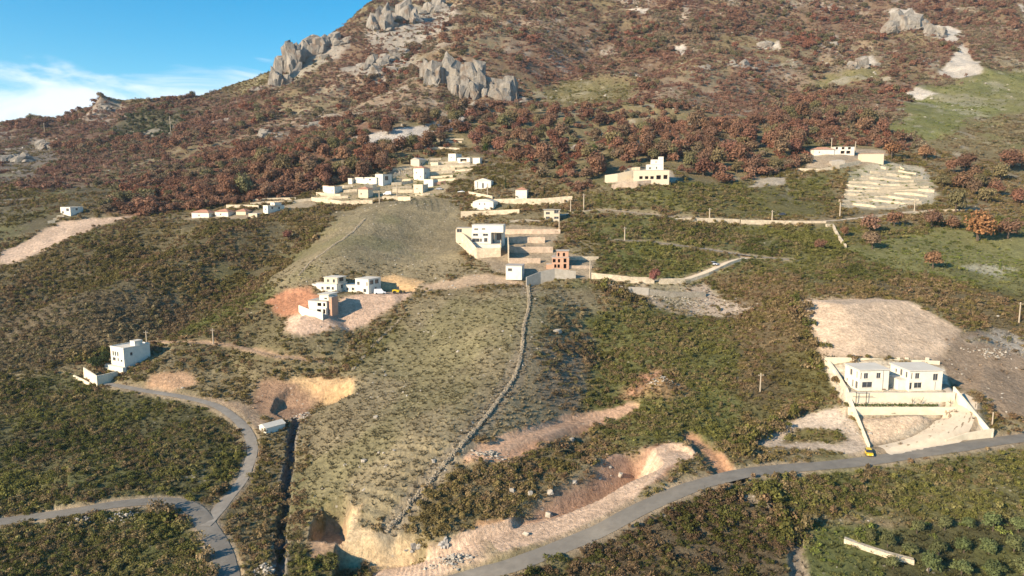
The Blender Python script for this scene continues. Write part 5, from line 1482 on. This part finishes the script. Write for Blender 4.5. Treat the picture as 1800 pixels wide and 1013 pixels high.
for lb, pts, hh, mt in [
 ('cream yard wall in front of the leftmost village house', [(556,343),(578,345),(599,347)], 1.8, STW),
 ('long cream wall at the very foot of the village, left stretch', [(548,353),(600,360),(655,358)], 2.2, STW),
 ('long cream wall at the very foot of the village, right stretch', [(672,352),(700,353),(722,353)], 2.4, STW),
 ('cream wall before the cream village block', [(690,338),(710,339),(726,339)], 2.0, STW),
 ('cream wall under the long low white house', [(640,331),(655,331),(662,330)], 2.4, STW),
 ('cream wall stepping right of the tall village house', [(748,309),(770,307),(795,304)], 2.2, STW),
 ('cream wall under the small village outbuilding', [(757,298),(790,295),(826,291)], 2.4, STW),
 ('pale wall with white rail above the middle village terraces', [(756,290),(790,288),(845,285)], 1.6, STW),
 ('cream village terrace wall left of the tall house, upper', [(685,312),(705,309),(725,306)], 1.6, STW),
 ('cream village terrace wall left of the tall house, lower', [(688,326),(706,325),(726,322)], 1.8, STW),
 ('short orange topped wall at the right edge of the village', [(763,327),(774,325),(783,323)], 2.0, PINKB),
 ('cream terrace wall highest above the village', [(735,263),(770,262),(808,264)], 1.6, STW),
 ('thin pale terrace wall above the porch house, middle', [(757,250),(785,250),(812,251)], 1.2, STW),
 ('thin pale terrace wall just under the scree', [(760,247),(790,246),(815,246)], 1.0, STW),
 ('thin pale terrace wall left of the scree foot', [(736,258),(752,257),(770,256)], 1.2, STW),
 ('cream wall below the red roofed row', [(505,358),(530,355),(550,353)], 1.6, STW),
 ('thin cream wall behind the blue shaded house', [(398,366),(430,366),(455,367)], 2.0, STW),
 ('thin upper cream wall left of the village', [(440,361),(470,358),(500,357)], 1.4, STW),
 ('thin topmost cream wall left of the village', [(445,353),(480,351),(520,350)], 1.0, STW)]:
    wall_px(lb, pts, hh, 0.5, mt, 'terrace_wall')
for k, (l, r, py, hh, lb) in enumerate([(690,724,299,1.4,'left of the grey sided house foot'),(692,722,319,1.3,'left of the tall orange roof, middle'),(748,800,300,1.6,'right of the tall orange roof, top'),(752,796,313,1.5,'right of the tall orange roof, middle'),(764,806,318,1.4,'right of the low white house'),(690,724,332,1.5,'before the parked van'),(604,628,338,1.6,'between the cream house and the left one'),(560,612,349,1.4,'under the leftmost yard'),(792,838,294,1.5,'below the porch house'),(800,832,301,1.3,'lowest below the porch house'),(650,668,335,1.6,'behind the parked van'),(730,756,344,1.3,'at the foot of the cream block'),(590,620,330,1.4,'behind the cream house with orange edge'),(740,775,282,1.2,'behind the tall orange roof')]):
    wall_px('short pale village terrace wall ' + lb, [(l, py + 1), ((l + r) / 2, py), (r, py - 1)], hh, 0.5, STW, 'terrace_wall', wob=0.3)
rubble('pale stones spilling down the terraces in the middle of the village', 705, 306, 36, 12, 1.0, 90, 65, None, 0.5, 1.4)
# red roofed row left of the village
vh('long white house with orange roof, leftmost of the low row', 337, 367, 383, 374, 7, -12, WHITE, [(350,379,2,3)], (), 'hip', TILE, 0.5)
vh('white house with orange roof, middle of the low row', 378, 401, 381, 372.5, 7, -12, WHITE, [(388,377,2,3)], (), 'hip', TILE, 0.5)
vh('cream house with red roof, right end of the low row', 415, 432, 378, 371.5, 7, -12, CREAM, [], (), 'hip', TILE, 0.5)
vh('small cream outbuilding in the scrub below the low row', 437, 452, 383, 376, 5, -12, CREAM, [], (), 'flat', ROOFW, name='outbuilding')
h = vh('white house with a long blue shaded side left of the village', 463, 471, 376, 362, 11, -38, WHITE, [(467,368,1.6,3)], [(3, 3.2, 1.2, 1.3), (7.5, 3.2, 1.2, 1.3)], 'flat', ROOFW)
h.block(468, 475, 362, 357, 3, 4.5, WHITE, [(471,359.5,2,2)], roofmat=ROOFW, sink=-0.24, name='stair_tower')
# far left house
h = House('white_house', 'small white house with shaded blue side alone on the far left slope', 107, 124, 378, -24)
h.block(107, 124, 378, 365, 0, 8, WHITE, [(119.5,369,5,5),(111,373.5,3,4)], right=[(4, 3.2, 1.4, 1.2)], roofmat=ROOFW, over=0.1)
wall_px('cream step wall just below the far left house', [(100,384),(113,382)], 1.6, 0.5, STW, 'terrace_wall')
wall_px('cream step wall in the middle below the far left house', [(93,388),(106,386)], 1.4, 0.5, STW, 'terrace_wall')
wall_px('lowest cream step wall below the far left house', [(84,393),(97,391)], 1.4, 0.5, STW, 'terrace_wall')
# towered house and its long base
h = House('towered_house', 'white house with a small tower on a long cream base in the wood', 1115, 1176, 319, -6, Y=425)
h.block(1115, 1176, 319, 300, 0, 11, CREAM, [(1126.5,312.5,6,5),(1136.5,312.5,6,5),(1146,312.5,6,5),(1157.5,312,8,7),(1169.5,311.5,7,7)], hole=True, roofmat=ROOFG, over=0.1, name='base_wall')
h.block(1137, 1166, 300, 290, 1.5, 8, WHITE, [(1142.5,296,4,3),(1154,295.5,2,4)], roofmat=ROOFW, sink=-0.24, over=0.1)
h.block(1145, 1166, 290, 281.5, 2.2, 7, WHITE, [(1153,285.5,2,2)], roofmat=ROOFW, sink=-0.24, over=0.1)
h.block(1158, 1166, 281.5, 276.5, 3.0, 4.5, WHITE, [], roofmat=ROOFW, sink=-0.24, over=0.1, name='tower_wall')
wall_px('ochre retaining wall left of the towered house', [(1063,322),(1085,319),(1112,313)], 4.6, 0.6, CREAM, 'retaining_wall')
wall_px('cream upper yard wall left of the towered house', [(1097,303),(1110,301),(1125,300)], 2.2, 0.5, STW, 'retaining_wall')
wall_px('pink earth coloured wall below the long cream base', [(1075,334),(1120,328),(1170,324)], 3.0, 0.6, STP, 'retaining_wall')
# white ruin in the wood
h = House('ruin', 'white ruined wall with an open arch among the russet oaks', 1128, 1140, 256, 0, cat='ruin')
h.block(1128, 1140, 256, 240, 0, 1.2, WHITE, [(1133.5,251,3.4,11)], roof=None, hole=False)
h.block(1112, 1128, 251, 247, 0.4, 0.8, CREAM, [], roof=None, sink=1)
# red roofed farm
h = House('farmhouse', 'white farmhouse with red roof and open shaded bays above the terraces', 1430, 1466, 272, -4)
h.block(1430, 1466, 272, 263, 0, 8, WHITE, [(1440,268,2,3)], roof='hip', roofmat=TILE, over=0.5)
h.block(1466.5, 1502, 272, 259, 0.6, 7, WHITE, [(1471,261,4,4),(1481.5,268,7,5),(1491.5,268,7,5),(1482,261,5,4),(1493,261,5,4)], roofmat=ROOFW, over=0.1, name='wing_wall', hole=True)
h = House('cream_barn', 'cream barn wall with flat top right of the red roofed farm', 1514, 1553, 286, -6, cat='barn')
h.block(1514, 1553, 286, 271, 0, 7, CREAM, [], roofmat=TILE, over=0.1)
h = House('outbuilding', 'small grey outbuilding under the red roofed farm', 1462, 1485, 291, -4, cat='outbuilding')
h.block(1462, 1485, 291, 283, 0, 5, BARE, [], roof='arch', roofmat=ROOFG)
wall_px('long cream wall sweeping below the red roofed farm', [(1400,300),(1440,302),(1475,297),(1512,288)], [1.6, 1.8, 2.6, 2.2], 0.5, STW, 'retaining_wall')
# stone terraces
rows = [(297,1548,1590),(304,1530,1610),(311,1515,1622),(318,1500,1632),(325,1492,1640),(331,1487,1632),(337,1485,1642),(343,1484,1630),(349,1480,1615),(356,1475,1620),(363,1478,1580)]
ordn = ['topmost', 'second', 'third', 'fourth', 'fifth', 'sixth', 'seventh', 'eighth', 'ninth', 'tenth', 'lowest']
for k, (py, l, r) in enumerate(rows):
    n = 5; pts_ = [(l + (r - l) * i / n, py + 2.2 * math.sin(i * 1.3 + k) + (i - 2.5) * 0.5) for i in range(n + 1)]
    wall_px('%s pale dry stone terrace wall on the stepped field' % ordn[k], pts_, [1.15 + 0.45 * math.sin(i * 2.1 + k * 1.7) for i in range(n + 1)], 0.7, STW, 'terrace_wall', wob=0.5, group='walls of the stepped field')

# small white shed near the lane bend
h = House('shed', 'small white shed with grey pitched roof below the lane bend', 456, 468, 760, -42, cat='shed')
h.block(456, 468, 760, 750, 0, 6.5, WHITE, [(461,755.5,2.5,5)], roof='gable_y', roofmat=ROOFW, over=0.25)

# ================================================================== poles
for lb, px, py, top, a in [
 ('slender pole on the far left ridge', 79, 241, 217, True), ('tall pole on the shoulder below the dark evergreens', 300, 232, 205, True),
 ('pole rising behind the arched window house', 258, 603, 581, True), ('pole beside the dirt track in the left scrub', 375, 605, 577, True),
 ('pole where the white shed lane meets the cream wall', 857, 347, 323, False), ('pole between the pinkish house and the upper lane', 1003, 372, 352, False),
 ('lamp pole at the start of the upper lane', 1026, 370, 341, True), ('pole at the corner of the flat-roofed pinkish house', 983, 406, 372, True),
 ('pole above the green terrace near the ramp', 1098, 423, 399, True), ('pole on the upper lane wall near the pale apron', 1247, 389, 366, True),
 ('pole on the upper lane wall by the dark car', 1357, 389, 370, True), ('pole below the stepped stone field', 1476, 383, 356, True),
 ('pole standing at the right foot of the stepped field', 1607, 374, 348, True), ('pole in front of the red roofed farm', 1461, 268, 243, True),
 ('pole at the right end of the shaded wall by the brick house', 1037, 490, 455, True), ('pole at the right end of the open bays of the farm', 1503, 270, 249, True),
 ('pole at the edge of the marked scrub', 1336, 690, 655, True), ('lone pole in the scrub at the far right', 1791, 567, 531, True),
 ('pole beside the drive wall of the twin houses', 1744, 748, 724, False), ('pole in the middle of the lower village', 698, 345, 322, False), ('pole at the foot of the village walls', 667, 358, 336, True)]:
    pole_px(lb, px, py, top, 0.0, a)

# overhead cables
def cable(label, spans):
    V = []; Fc = []; o = None
    for (a, b) in spans:
        pa, pb = at(a[0], a[1]), at(b[0], b[1]); pa.z += (a[1] - a[2]) * mpp(pa.y) - .4; pb.z += (b[1] - b[2]) * mpp(pb.y) - .4
        if o is None: o = pa.copy()
        pr = None
        for k in range(13):
            t = k / 12; q = pa.lerp(pb, t); q.z -= 1.4 * 4 * t * (1 - t)
            if pr is not None: limb(V, Fc, pr - o, q - o, 0.035, 0.035, 4)
            pr = q
    tag(link('overhead_cable', mesh_from('overhead_cable', V, Fc), TYRE, None, o), label, 'cable')
cable('sagging overhead cable along the upper lane poles', [((1026,370,341),(1247,389,366)), ((1247,389,366),(1357,389,370)), ((1357,389,370),(1476,383,356)), ((1476,383,356),(1607,374,348))])
cable('overhead cable between the two poles by the left dirt track', [((258,603,581),(375,605,577))])
# ================================================================== rock outcrops and banks
CR = [('main grey rock face of the central outcrop, left buttress', 785, 152, 66, 66), ('central buttress of the rock face above the wood', 832, 172, 62, 74), ('blunt right buttress of the rock face', 893, 176, 56, 62),
 ('small upright pinnacle left of the main rock face', 752, 140, 34, 46), ('low shattered rock under the central buttress', 838, 194, 42, 22), ('rock slab between the two right buttresses', 864, 165, 34, 50),
 ('broken rocks along the shoulder left of the rock face', 700, 104, 60, 26), ('pale rocks at the left end of the shoulder', 655, 118, 44, 26), ('rock ledge under the shoulder', 668, 135, 54, 18),
 ('jagged ridge rock lowest on the skyline', 486, 150, 34, 44), ('jagged ridge rock second on the skyline', 508, 128, 44, 56), ('jagged ridge rock in the middle of the skyline', 535, 108, 50, 54), ('tall ridge rock on the skyline', 563, 92, 48, 50), ('topmost jagged ridge rock', 588, 78, 44, 34),
 ('summit cliff near the top edge, left', 668, 52, 44, 46), ('summit cliff near the top edge, right', 716, 40, 60, 48), ('summit rock above the shoulder', 765, 22, 44, 34),
 ('square rock knob on the far left ridge', 180, 190, 20, 10), ('pale ridge rocks by the saddle', 455, 158, 30, 10), ('rocky rib on the left wooded slope', 468, 243, 60, 16), ('rock patch on the left wooded slope, upper', 555, 222, 40, 14),
 ('craggy rocks on the far left slope', 22, 285, 60, 26), ('craggy rocks right of the far left crags', 75, 262, 40, 18),
 ('broken cliff high on the right slope', 1600, 52, 70, 44), ('pale crag below the broken cliff on the right', 1640, 62, 40, 24), ('small white crag in the middle of the brown slope', 1240, 122, 18, 12), ('grey crags on the middle brown slope', 1345, 85, 34, 16), ('grey crags beside the upper clearing', 1300, 118, 40, 14), ('low crag above the green strip on the right', 1515, 118, 40, 20), ('grey crag between the red trees on the right slope', 1465, 82, 36, 14), ('small grey crag in the wood behind the farm', 1458, 188, 16, 12), ('grey boulders in the wood left of the towered house', 1020, 262, 26, 14)]
for k, (lb, px, py, w, hh) in enumerate(CR):
    crag(lb, px, py + 2, w, hh, None, k + 1, CRAG, tilt=0.18 if k < 14 else 0.3)
B = surf('grey_boulder', (0.36, 0.34, 0.31), 0.95, 0.2, 0.6, 0.5, 1.5, (0.25, 0.22, 0.18), 0.3)
crag('large grey boulder at the right end of the ochre bank', 731, 982, 30, 26, 3.5, 51, B, name='boulder', cat='boulder', nb=4, tilt=0.35)
crag('upright grey boulder between the bank and the dirt track', 779, 966, 14, 18, 2.0, 52, B, name='boulder', cat='boulder', nb=3, tilt=0.2)
rubble('pale rubble heap below the left road, longer', 140, 920, 60, 5, 1.2, 90, 54)
rubble('pale rubble heap below the left road, near the bend', 214, 910, 48, 4, 1.4, 80, 55)
rubble('rubble heap of pinkish stones at the foot of the dirt track', 795, 988, 60, 4, 1.5, 110, 56)
rubble('spill of stones in the quarried ground beside the lane', 530, 735, 40, 5, 1.0, 60, 57)
rubble('loose stones along the red cut above the dirt track', 860, 800, 70, 3, 0.6, 90, 58)
rubble('broken stones on top of the red earth mound', 1165, 665, 60, 4, 0.9, 60, 61)
rubble('stones strewn in the gravel yard left of the long white wall', 1490, 752, 40, 9, 0.4, 70, 62, None, 0.2, 0.5)
rubble('stones at the foot of the bare slope by the far right wall', 1745, 620, 90, 6, 0.6, 90, 63)
rubble('long grey rubble strip above the marked plot', 1200, 532, 130, 7, 0.8, 160, 64)
rubble('grey stones beside the lower gully', 470, 1002, 40, 4, 0.8, 50, 66)
for k, (px, py, w, hh, wh) in enumerate([(965,868,12,9,'high in the cut above the dirt track'),(932,870,9,9,'left of the orange patch in the cut'),(1010,850,9,7,'at the shaded top of the cut'),(900,864,10,8,'in the scrub left of the cut'),(1090,838,9,8,'beside the shaded dirt floor'),(965,908,12,10,'on the strip between floor and track'),(925,940,14,8,'beside the lower bend of the dirt track'),(1005,775,10,7,'under the upper earth track'),(762,812,9,6,'beside the winding dry stone wall'),(980,585,12,7,'right of the winding wall near its top'),(660,735,9,6,'on the left flank of the knoll'),(640,812,9,6,'low on the knoll')]):
    boulder('pale limestone boulder ' + wh, px, py, w, hh, 70 + k)

# ================================================================== dry stone walls: real stones, too small to pick apart
DSTONE = surf('field_stone', (0.34, 0.285, 0.205), 0.95, 0.3, 1.2, 0.4, 3.0, (0.19, 0.165, 0.13), 0.6)
def drywall(label, pts, hgt, t, seed, size=0.55):
    W = catmull([at(*p) for p in pts], 0.45); rr = np.random.default_rng(seed)
    T = np.gradient(W[:, :2], axis=0); T /= np.linalg.norm(T, axis=1)[:, None] + 1e-9
    e = empty('dry_stone_wall', W[0], 0, label, 'wall')
    V = []; Fc = []
    box = [(-1, -1, -1), (1, -1, -1), (1, 1, -1), (-1, 1, -1), (-1, -1, 1), (1, -1, 1), (1, 1, 1), (-1, 1, 1)]
    bf = [(0, 3, 2, 1), (4, 5, 6, 7), (0, 1, 5, 4), (1, 2, 6, 5), (2, 3, 7, 6), (3, 0, 4, 7)]
    for k in range(len(W)):
        fall = 0.55 + 0.45 * rr.random()
        for lv in range(max(1, int(hgt * fall / (size * .7)))):
            for sd in (-.5, 0, .5):
                c = np.array([W[k, 0] + -T[k, 1] * sd * t + rr.normal() * .12, W[k, 1] + T[k, 0] * sd * t + rr.normal() * .12])
                z = float(hz(c[0], c[1])) + lv * size * .7 + .1
                s = size * (.5 + .6 * rr.random()) / 1.5; a = rr.random() * 6.28; b = len(V)
                for q in box:
                    j = 1 + .3 * rr.normal(size=3) * .6
                    x = q[0] * s * j[0]; y = q[1] * s * .8 * j[1]
                    V.append((c[0] + x * math.cos(a) - y * math.sin(a) - W[0, 0], c[1] + x * math.sin(a) + y * math.cos(a) - W[0, 1], z + q[2] * s * .6 * j[2] - W[0, 2]))
                Fc += [tuple(i + b for i in f) for f in bf]
    o = link('stones', mesh_from('stones', V, Fc), DSTONE, e); o['kind'] = 'stuff'
drywall('long grey dry stone wall winding down the knoll to the ochre bank', [(928,505),(930,535),(921,575),(917,620),(906,660),(880,700),(850,740),(810,785),(770,830),(735,870),(705,908),(680,936)], 1.0, 0.55, 5, 0.38)
drywall('tumbled dry stone wall on the dry slope above the construction site', [(642,385),(610,415),(575,440),(545,462),(525,485)], 0.6, 0.7, 6, 0.45)
drywall('tumbled dry stone wall on the left flank of the knoll', [(705,560),(680,585),(650,615),(620,650)], 0.5, 0.6, 7, 0.4)
wall_px('straight pale concrete channel wall in the lower right grove', [(1484,952),(1520,965),(1560,978),(1606,990)], 0.9, 1.3, STW, 'channel_wall')
# ------------------------------------------------------------------ single trees placed one by one
RUS = [(.222,.120,.078),(.248,.142,.088),(.190,.106,.072),(.215,.140,.090)]
def tree_px(px, py, wpx, label, tint=None, ratio=0.95, group=None, **k):
    p = at(px, py); w = wpx * mpp(p.y, p.z)
    return tree(p, w * ratio, w, tint or random.choice(RUS), label, group, **k)
tree_px(1718, 425, 66, 'large round russet oak beside the green meadow at the lane end', (0.270,0.133,0.065))
tree_px(1771, 420, 44, 'russet oak standing just behind the largest round oak')
tree_px(1640, 472, 38, 'lone russet oak casting a long shadow in the green meadow', (0.253,0.140,0.080))
tree_px(1528, 410, 40, 'russet oak at the front of the clump under the stone terraces')
tree_px(1533, 438, 36, 'brownish oak lowest in the clump under the stone terraces', (0.218,0.168,0.102))
tree_px(1572, 398, 32, 'dark russet oak at the back of the clump under the stone terraces', (0.196,0.105,0.065))
tree_px(1638, 400, 40, 'russet oak below the lane wall, middle of three')
tree_px(1672, 404, 30, 'narrow russet oak right of the lane wall oaks')
tree_px(1440, 440, 24, 'small russet tree at the end of the pale lane wall', (0.241,0.133,0.087))
tree_px(1484, 416, 22, 'small russet tree beside the crooked white stone wall', (0.230,0.119,0.072))
tree_px(1567, 280, 38, 'round orange brown oak right of the cream walled house', (0.287,0.161,0.080))
tree_px(1628, 282, 32, 'pale orange brown oak alone right of the round oak', (0.287,0.175,0.094))
tree_px(1150, 497, 26, 'small wispy red tree leaning over the pale ramp wall', (0.253,0.105,0.087), 1.1)
tree_px(507, 422, 22, 'small red tree at the edge of the dry hillside', (0.230,0.105,0.080))
tree_px(855, 270, 16, 'single green tree among the russet wood', (.06,.09,.025), 1.3)
tree_px(1045, 270, 16, 'bright green bush tree inside the russet wood', (.075,.115,.025), 1.1)
tree_px(889, 333, 9, 'slim dark cypress beside the white shed', (.035,.05,.022), 2.6, name='cypress_tree', var=TVC)
tree_px(957, 345, 9, 'slim dark cypress behind the red roofed cube house', (.035,.05,.022), 2.2, name='cypress_tree', var=TVC)
tree_px(170, 650, 30, 'dark green tree beside the white house with arched windows', (.055,.075,.03), 0.9)
tree_px(186, 640, 26, 'dark green tree hugging the arched window house wall', (.05,.07,.028), 1.0)
# olive grove at the lower right: one tree at a time
for px, py, w in [(1560,962,28),(1612,938,30),(1660,932,30),(1702,930,30),(1745,934,34),(1790,936,34),(1600,978,34),(1650,978,36),(1694,972,34),(1738,975,36),(1782,972,38),(1632,1008,40),(1690,1012,40),(1745,1015,42),(1798,1012,42),(1570,1000,30),(1530,955,26)]:
    tree_px(px, py, w, 'olive tree in the grove, ' + ('upper' if py < 950 else 'middle' if py < 990 else 'lower') + ' row, ' + ('left end' if px < 1615 else 'left of centre' if px < 1680 else 'right of centre' if px < 1750 else 'right end'), (.125,.138,.058), 0.8 + 0.45 * random.random(), 'olive grove trees', name='olive_tree')
# russet wood: the trees that stand out of it
AREAS = [
 ([(560,330),(600,270),(650,255),(760,255),(720,290),(640,325)], 26, 'left of the terraced village', 'oaks left of the village'),
 ([(330,360),(420,300),(520,270),(600,262),(560,330),(480,352)], 34, 'on the dense red left slope', 'trees in the dense red wood'),
 ([(640,235),(780,195),(900,190),(820,240),(760,262),(700,250)], 22, 'between scree and rock face', 'oaks under the rock face'),
 ([(830,265),(860,215),(960,190),(1060,195),(1060,240),(1010,290),(930,295)], 42, 'below the upper clearing', 'oaks below the green clearing'),
 ([(1000,345),(1020,290),(1090,240),(1200,215),(1300,215),(1330,250),(1300,310),(1230,330),(1190,285),(1080,300)], 62, 'around the white towered house', 'oaks around the towered house'),
 ([(1300,215),(1440,200),(1560,225),(1590,255),(1440,252),(1380,300),(1320,310)], 44, 'behind the red roofed farm', 'oaks behind the red roofed farm'),
 ([(1640,300),(1800,290),(1800,370),(1680,375)], 14, 'right of the stepped stone field', 'oaks right of the stone terraces'),
]
for poly, cnt, where, grp in AREAS:
    P = np.array([tuple(at(*q_))[:2] for q_ in poly]); done = []
    tries = 0
    while len(done) < cnt and tries < 4000:
        tries += 1
        x = RNG.uniform(P[:, 0].min(), P[:, 0].max()); y = RNG.uniform(P[:, 1].min(), P[:, 1].max())
        if poly_sd(P, np.array([x]), np.array([y]))[0] > 0: continue
        if any((x - a) ** 2 + (y - b) ** 2 < 36 for a, b in done): continue
        done.append((x, y))
        w = 9 + 7 * RNG.random()
        tn = RUS[RNG.integers(0, 4)] if RNG.random() < .80 else (.185, .155, .078)
        th = w * (0.85 + .35 * RNG.random())
        size = 'broad' if w > 13.5 else ('middling' if w > 11 else 'small'); size = 'tall ' + size if th > w * 1.08 else size
        tone = {.222: 'red brown', .248: 'orange brown', .190: 'dark russet', .215: 'dull russet', .185: 'olive brown'}[tn[0]]
        cx_, cy_ = P.mean(0)
        side = ('upper' if y > cy_ else 'lower') + (' right' if x > cx_ else ' left')
        tree((x, y, float(hz(x, y)) - 0.3), th, w, tn, '%s %s oak, %s of the wood %s' % (size, tone, side, where), grp)

# ------------------------------------------------------------------ ground cover too plentiful to count
HG = H.ravel()
cell = (np.gradient(GY, axis=0) * np.gradient(GX, axis=1)).ravel()
inview = (np.abs(gx) < gyy * 0.80 + 6) & (gyy > 112) & (gyy < 1330)
def draw(dens):
    n = RNG.poisson(np.where(inview, dens, 0) * cell)
    idx = np.repeat(np.arange(NV), n)
    dy = np.gradient(GY, axis=0).ravel()[idx]; dx = np.gradient(GX, axis=1).ravel()[idx]
    x = gx[idx] + (RNG.random(len(idx)) - .5) * dx; y = gyy[idx] + (RNG.random(len(idx)) - .5) * dy
    return idx, x, y, hz(x, y)
for kd, (tints, (s0, s1), shelf, nm, lb, cat) in KINDS.items():
    idx, x, y, z = draw(np.where(KIND == kd, DENS, 0) * {0: 4.0, 1: 4.0, 2: 3.0, 3: 1.2, 4: 2.9, 5: 3.4, 6: 3.6, 7: 2.4, 9: 0.8}[kd])
    if not len(idx): continue
    n = len(idx); T = np.array(tints)
    # neighbours tend to be the same species: pick by a slow field plus chance
    f = np.clip((fbm(x, y, 22 if kd in (0, 1, 2, 5, 6, 7) else 60, 3, 900 + kd) * 0.9 + 0.5) * len(T) + RNG.normal(size=n) * 0.9, 0, len(T) - 1).astype(int)
    tint = T[f] * (0.95 + 0.6 * RNG.random(n))[:, None]
    if kd == 2: tint = np.where((RNG.random(n) < 0.85)[:, None], COLG[idx] * (0.85 + 0.55 * RNG.random(n))[:, None], tint * 0.75)
    s = s0 + (s1 - s0) * RNG.random(n) ** (2.0 if shelf is BUSH else 1.4)
    s *= 1 + 0.25 * fbm(x, y, 18, 2, 950)
    if kd in (0, 1, 5, 6): s *= np.where(y > 330, 1.25, 1.0)
    scl = np.stack([s, s * (0.8 + .4 * RNG.random(n)), s * (0.65 + 0.5 * RNG.random(n)) * (0.5 if kd == 2 else 1.0)], 1)
    rot = np.stack([(RNG.random(n) - .5) * .3, (RNG.random(n) - .5) * .3, RNG.random(n) * 6.283], 1)
    gn_scatter(nm, lb, cat, np.stack([x, y, z - 0.12 * s * (0.5 if shelf is TREEI else 1)], 1), rot, scl, np.concatenate([tint, np.ones((n, 1))], 1), RNG.integers(0, 14 if shelf is BUSH else 7, n), shelf)
# clumps of taller russet trees over the upper slopes
clump = ss(0.02, 0.30, fbm(gx, gyy, 55, 4, 83)) * (KIND == 4) * (1 - olive * 1.6).clip(0, 1) * ss(600, 700, gyy)
idx, x, y, z = draw(0.026 * clump)
n = len(idx); T = np.array(KINDS[3][0])
tint = T[np.clip((fbm(x, y, 70, 3, 84) * .9 + .5) * 6 + RNG.normal(size=n) * .8, 0, 5).astype(int)] * (0.95 + .6 * RNG.random(n))[:, None]
s = 4.0 + 7.5 * RNG.random(n) ** 1.4
gn_scatter('scattered_russet_trees', 'clumps of russet trees scattered over the upper mountain', 'trees', np.stack([x, y, z - .3], 1), np.stack([np.zeros(n), np.zeros(n), RNG.random(n) * 6.283], 1), np.stack([s, s, s * (.75 + .4 * RNG.random(n))], 1), np.concatenate([tint, np.ones((n, 1))], 1), RNG.integers(0, 7, n), TREEI)
# tall bushes crowding the road edges and the rim of the bare slope
pos = []
for line, cnt, spread in ([(300,905),(330,915),(348,945),(362,985),(372,1020)], 46, 1.6), ([(432,772),(430,800),(415,840),(392,872)], 34, 1.4), ([(1388,530),(1404,560),(1420,590),(1434,618),(1448,648),(1462,676)], 44, 2.2), ([(1300,795),(1350,758),(1400,732)], 30, 2.0), ([(1330,878),(1365,893),(1388,925),(1395,965)], 36, 1.8), ([(120,640),(150,632),(185,622)], 20, 2.5), ([(1060,512),(1100,528),(1130,535)], 20, 2.5):
    W = catmull([at(*a) for a in line], 0.5)
    for k in RNG.integers(0, len(W), cnt): pos.append((W[k, 0] + RNG.normal() * spread, W[k, 1] + RNG.normal() * spread))
pos = np.array(pos)
dmin = np.full(len(pos), 99.0)
for nm, W, w_, mt in ROADW:
    dmin = np.minimum(dmin, line_d(W, pos[:, 0], pos[:, 1])[0] - w_ / 2)
pos = pos[dmin > 1.3]; n = len(pos)
T = np.array(KINDS[1][0] + KINDS[0][0])[RNG.integers(0, 12, n)] * (0.85 + .5 * RNG.random(n))[:, None]
s = 2.4 + 2.4 * RNG.random(n)
gn_scatter('roadside_bushes', 'tall bushes crowding the road bends and the rim of the bare slope', 'bushes', np.stack([pos[:, 0], pos[:, 1], hz(pos[:, 0], pos[:, 1]) - .25], 1), np.stack([np.zeros(n), np.zeros(n), RNG.random(n) * 6.283], 1), np.stack([s, s, s * (.9 + .5 * RNG.random(n))], 1), np.concatenate([T, np.ones((n, 1))], 1), RNG.integers(0, 14, n), BUSH)
# grass tufts close by
gd = np.where((KIND != 8) & (gyy < 330), 0.55, 0.0) * (1 - SMOOTH.ravel()) + np.where((KIND == 8) & (gyy < 260) & (COLG[:, 0] < 0.4), 0.03, 0)
idx, x, y, z = draw(gd * (1 - 0.6 * ss(200, 330, gyy)))
n = len(idx)
tint = COLG[idx] * (0.6 + 0.9 * RNG.random(n))[:, None]
s = 0.45 + 0.75 * RNG.random(n)
gn_scatter('grass', 'dry grass tufts between the bushes', 'grass', np.stack([x, y, z - 0.03], 1), np.stack([np.zeros(n), np.zeros(n), RNG.random(n) * 6.283], 1), np.stack([s, s, s * .8], 1), np.concatenate([tint, np.ones((n, 1))], 1), RNG.integers(0, 5, n), TUFT)
# loose limestone
rd = np.where(KIND == 2, 0.060, 0.006) * (gyy < 420) + np.where(gyy > 560, 0.0035 + 0.02 * rock, 0) + np.where((KIND == 8) & (gyy < 330) & (SMOOTH.ravel() < 0.5), 0.05, 0)
rd *= np.clip(0.3 + 2.2 * fbm(gx, gyy, 20, 3, 990), 0, 3)
rd *= (1 - SMOOTH.ravel())
idx, x, y, z = draw(rd)
n = len(idx)
s = (0.28 + 1.25 * RNG.random(n) ** 2.6) * np.where(y > 500, 3.0, 1.0)
gn_scatter('loose_stones', 'pale limestone boulders and chips strewn over the slopes', 'stones', np.stack([x, y, z - 0.05 * s], 1), RNG.random((n, 3)) * 6.283 * np.array([.1, .1, 1]), np.stack([s, s * (.6 + .6 * RNG.random(n)), s * (.6 + .6 * RNG.random(n))], 1), np.ones((n, 4)), RNG.integers(0, 5, n), ROCK)

# ================================================================== thin evening air
V = []; Fc = []
zlo = float(H.min()) - 1.0; zhi = float(H.max()) + 40.0
box_vf(-2200, 2200, -60, 1790, zlo, zhi, V, Fc)
hm, hn, ho = _new('thin_haze')
vol = hn.nodes.new('ShaderNodeVolumePrincipled')
vol.inputs['Color'].default_value = (0.80, 0.88, 1.0, 1)
vol.inputs['Density'].default_value = 0.00005
vol.inputs['Anisotropy'].default_value = 0.2
hn.links.new(vol.outputs[0], ho.inputs['Volume'])
hz_o = link('haze', mesh_from('haze', V, Fc), hm)
tag(hz_o, 'thin bluish haze in the evening air', 'haze', kind='stuff')
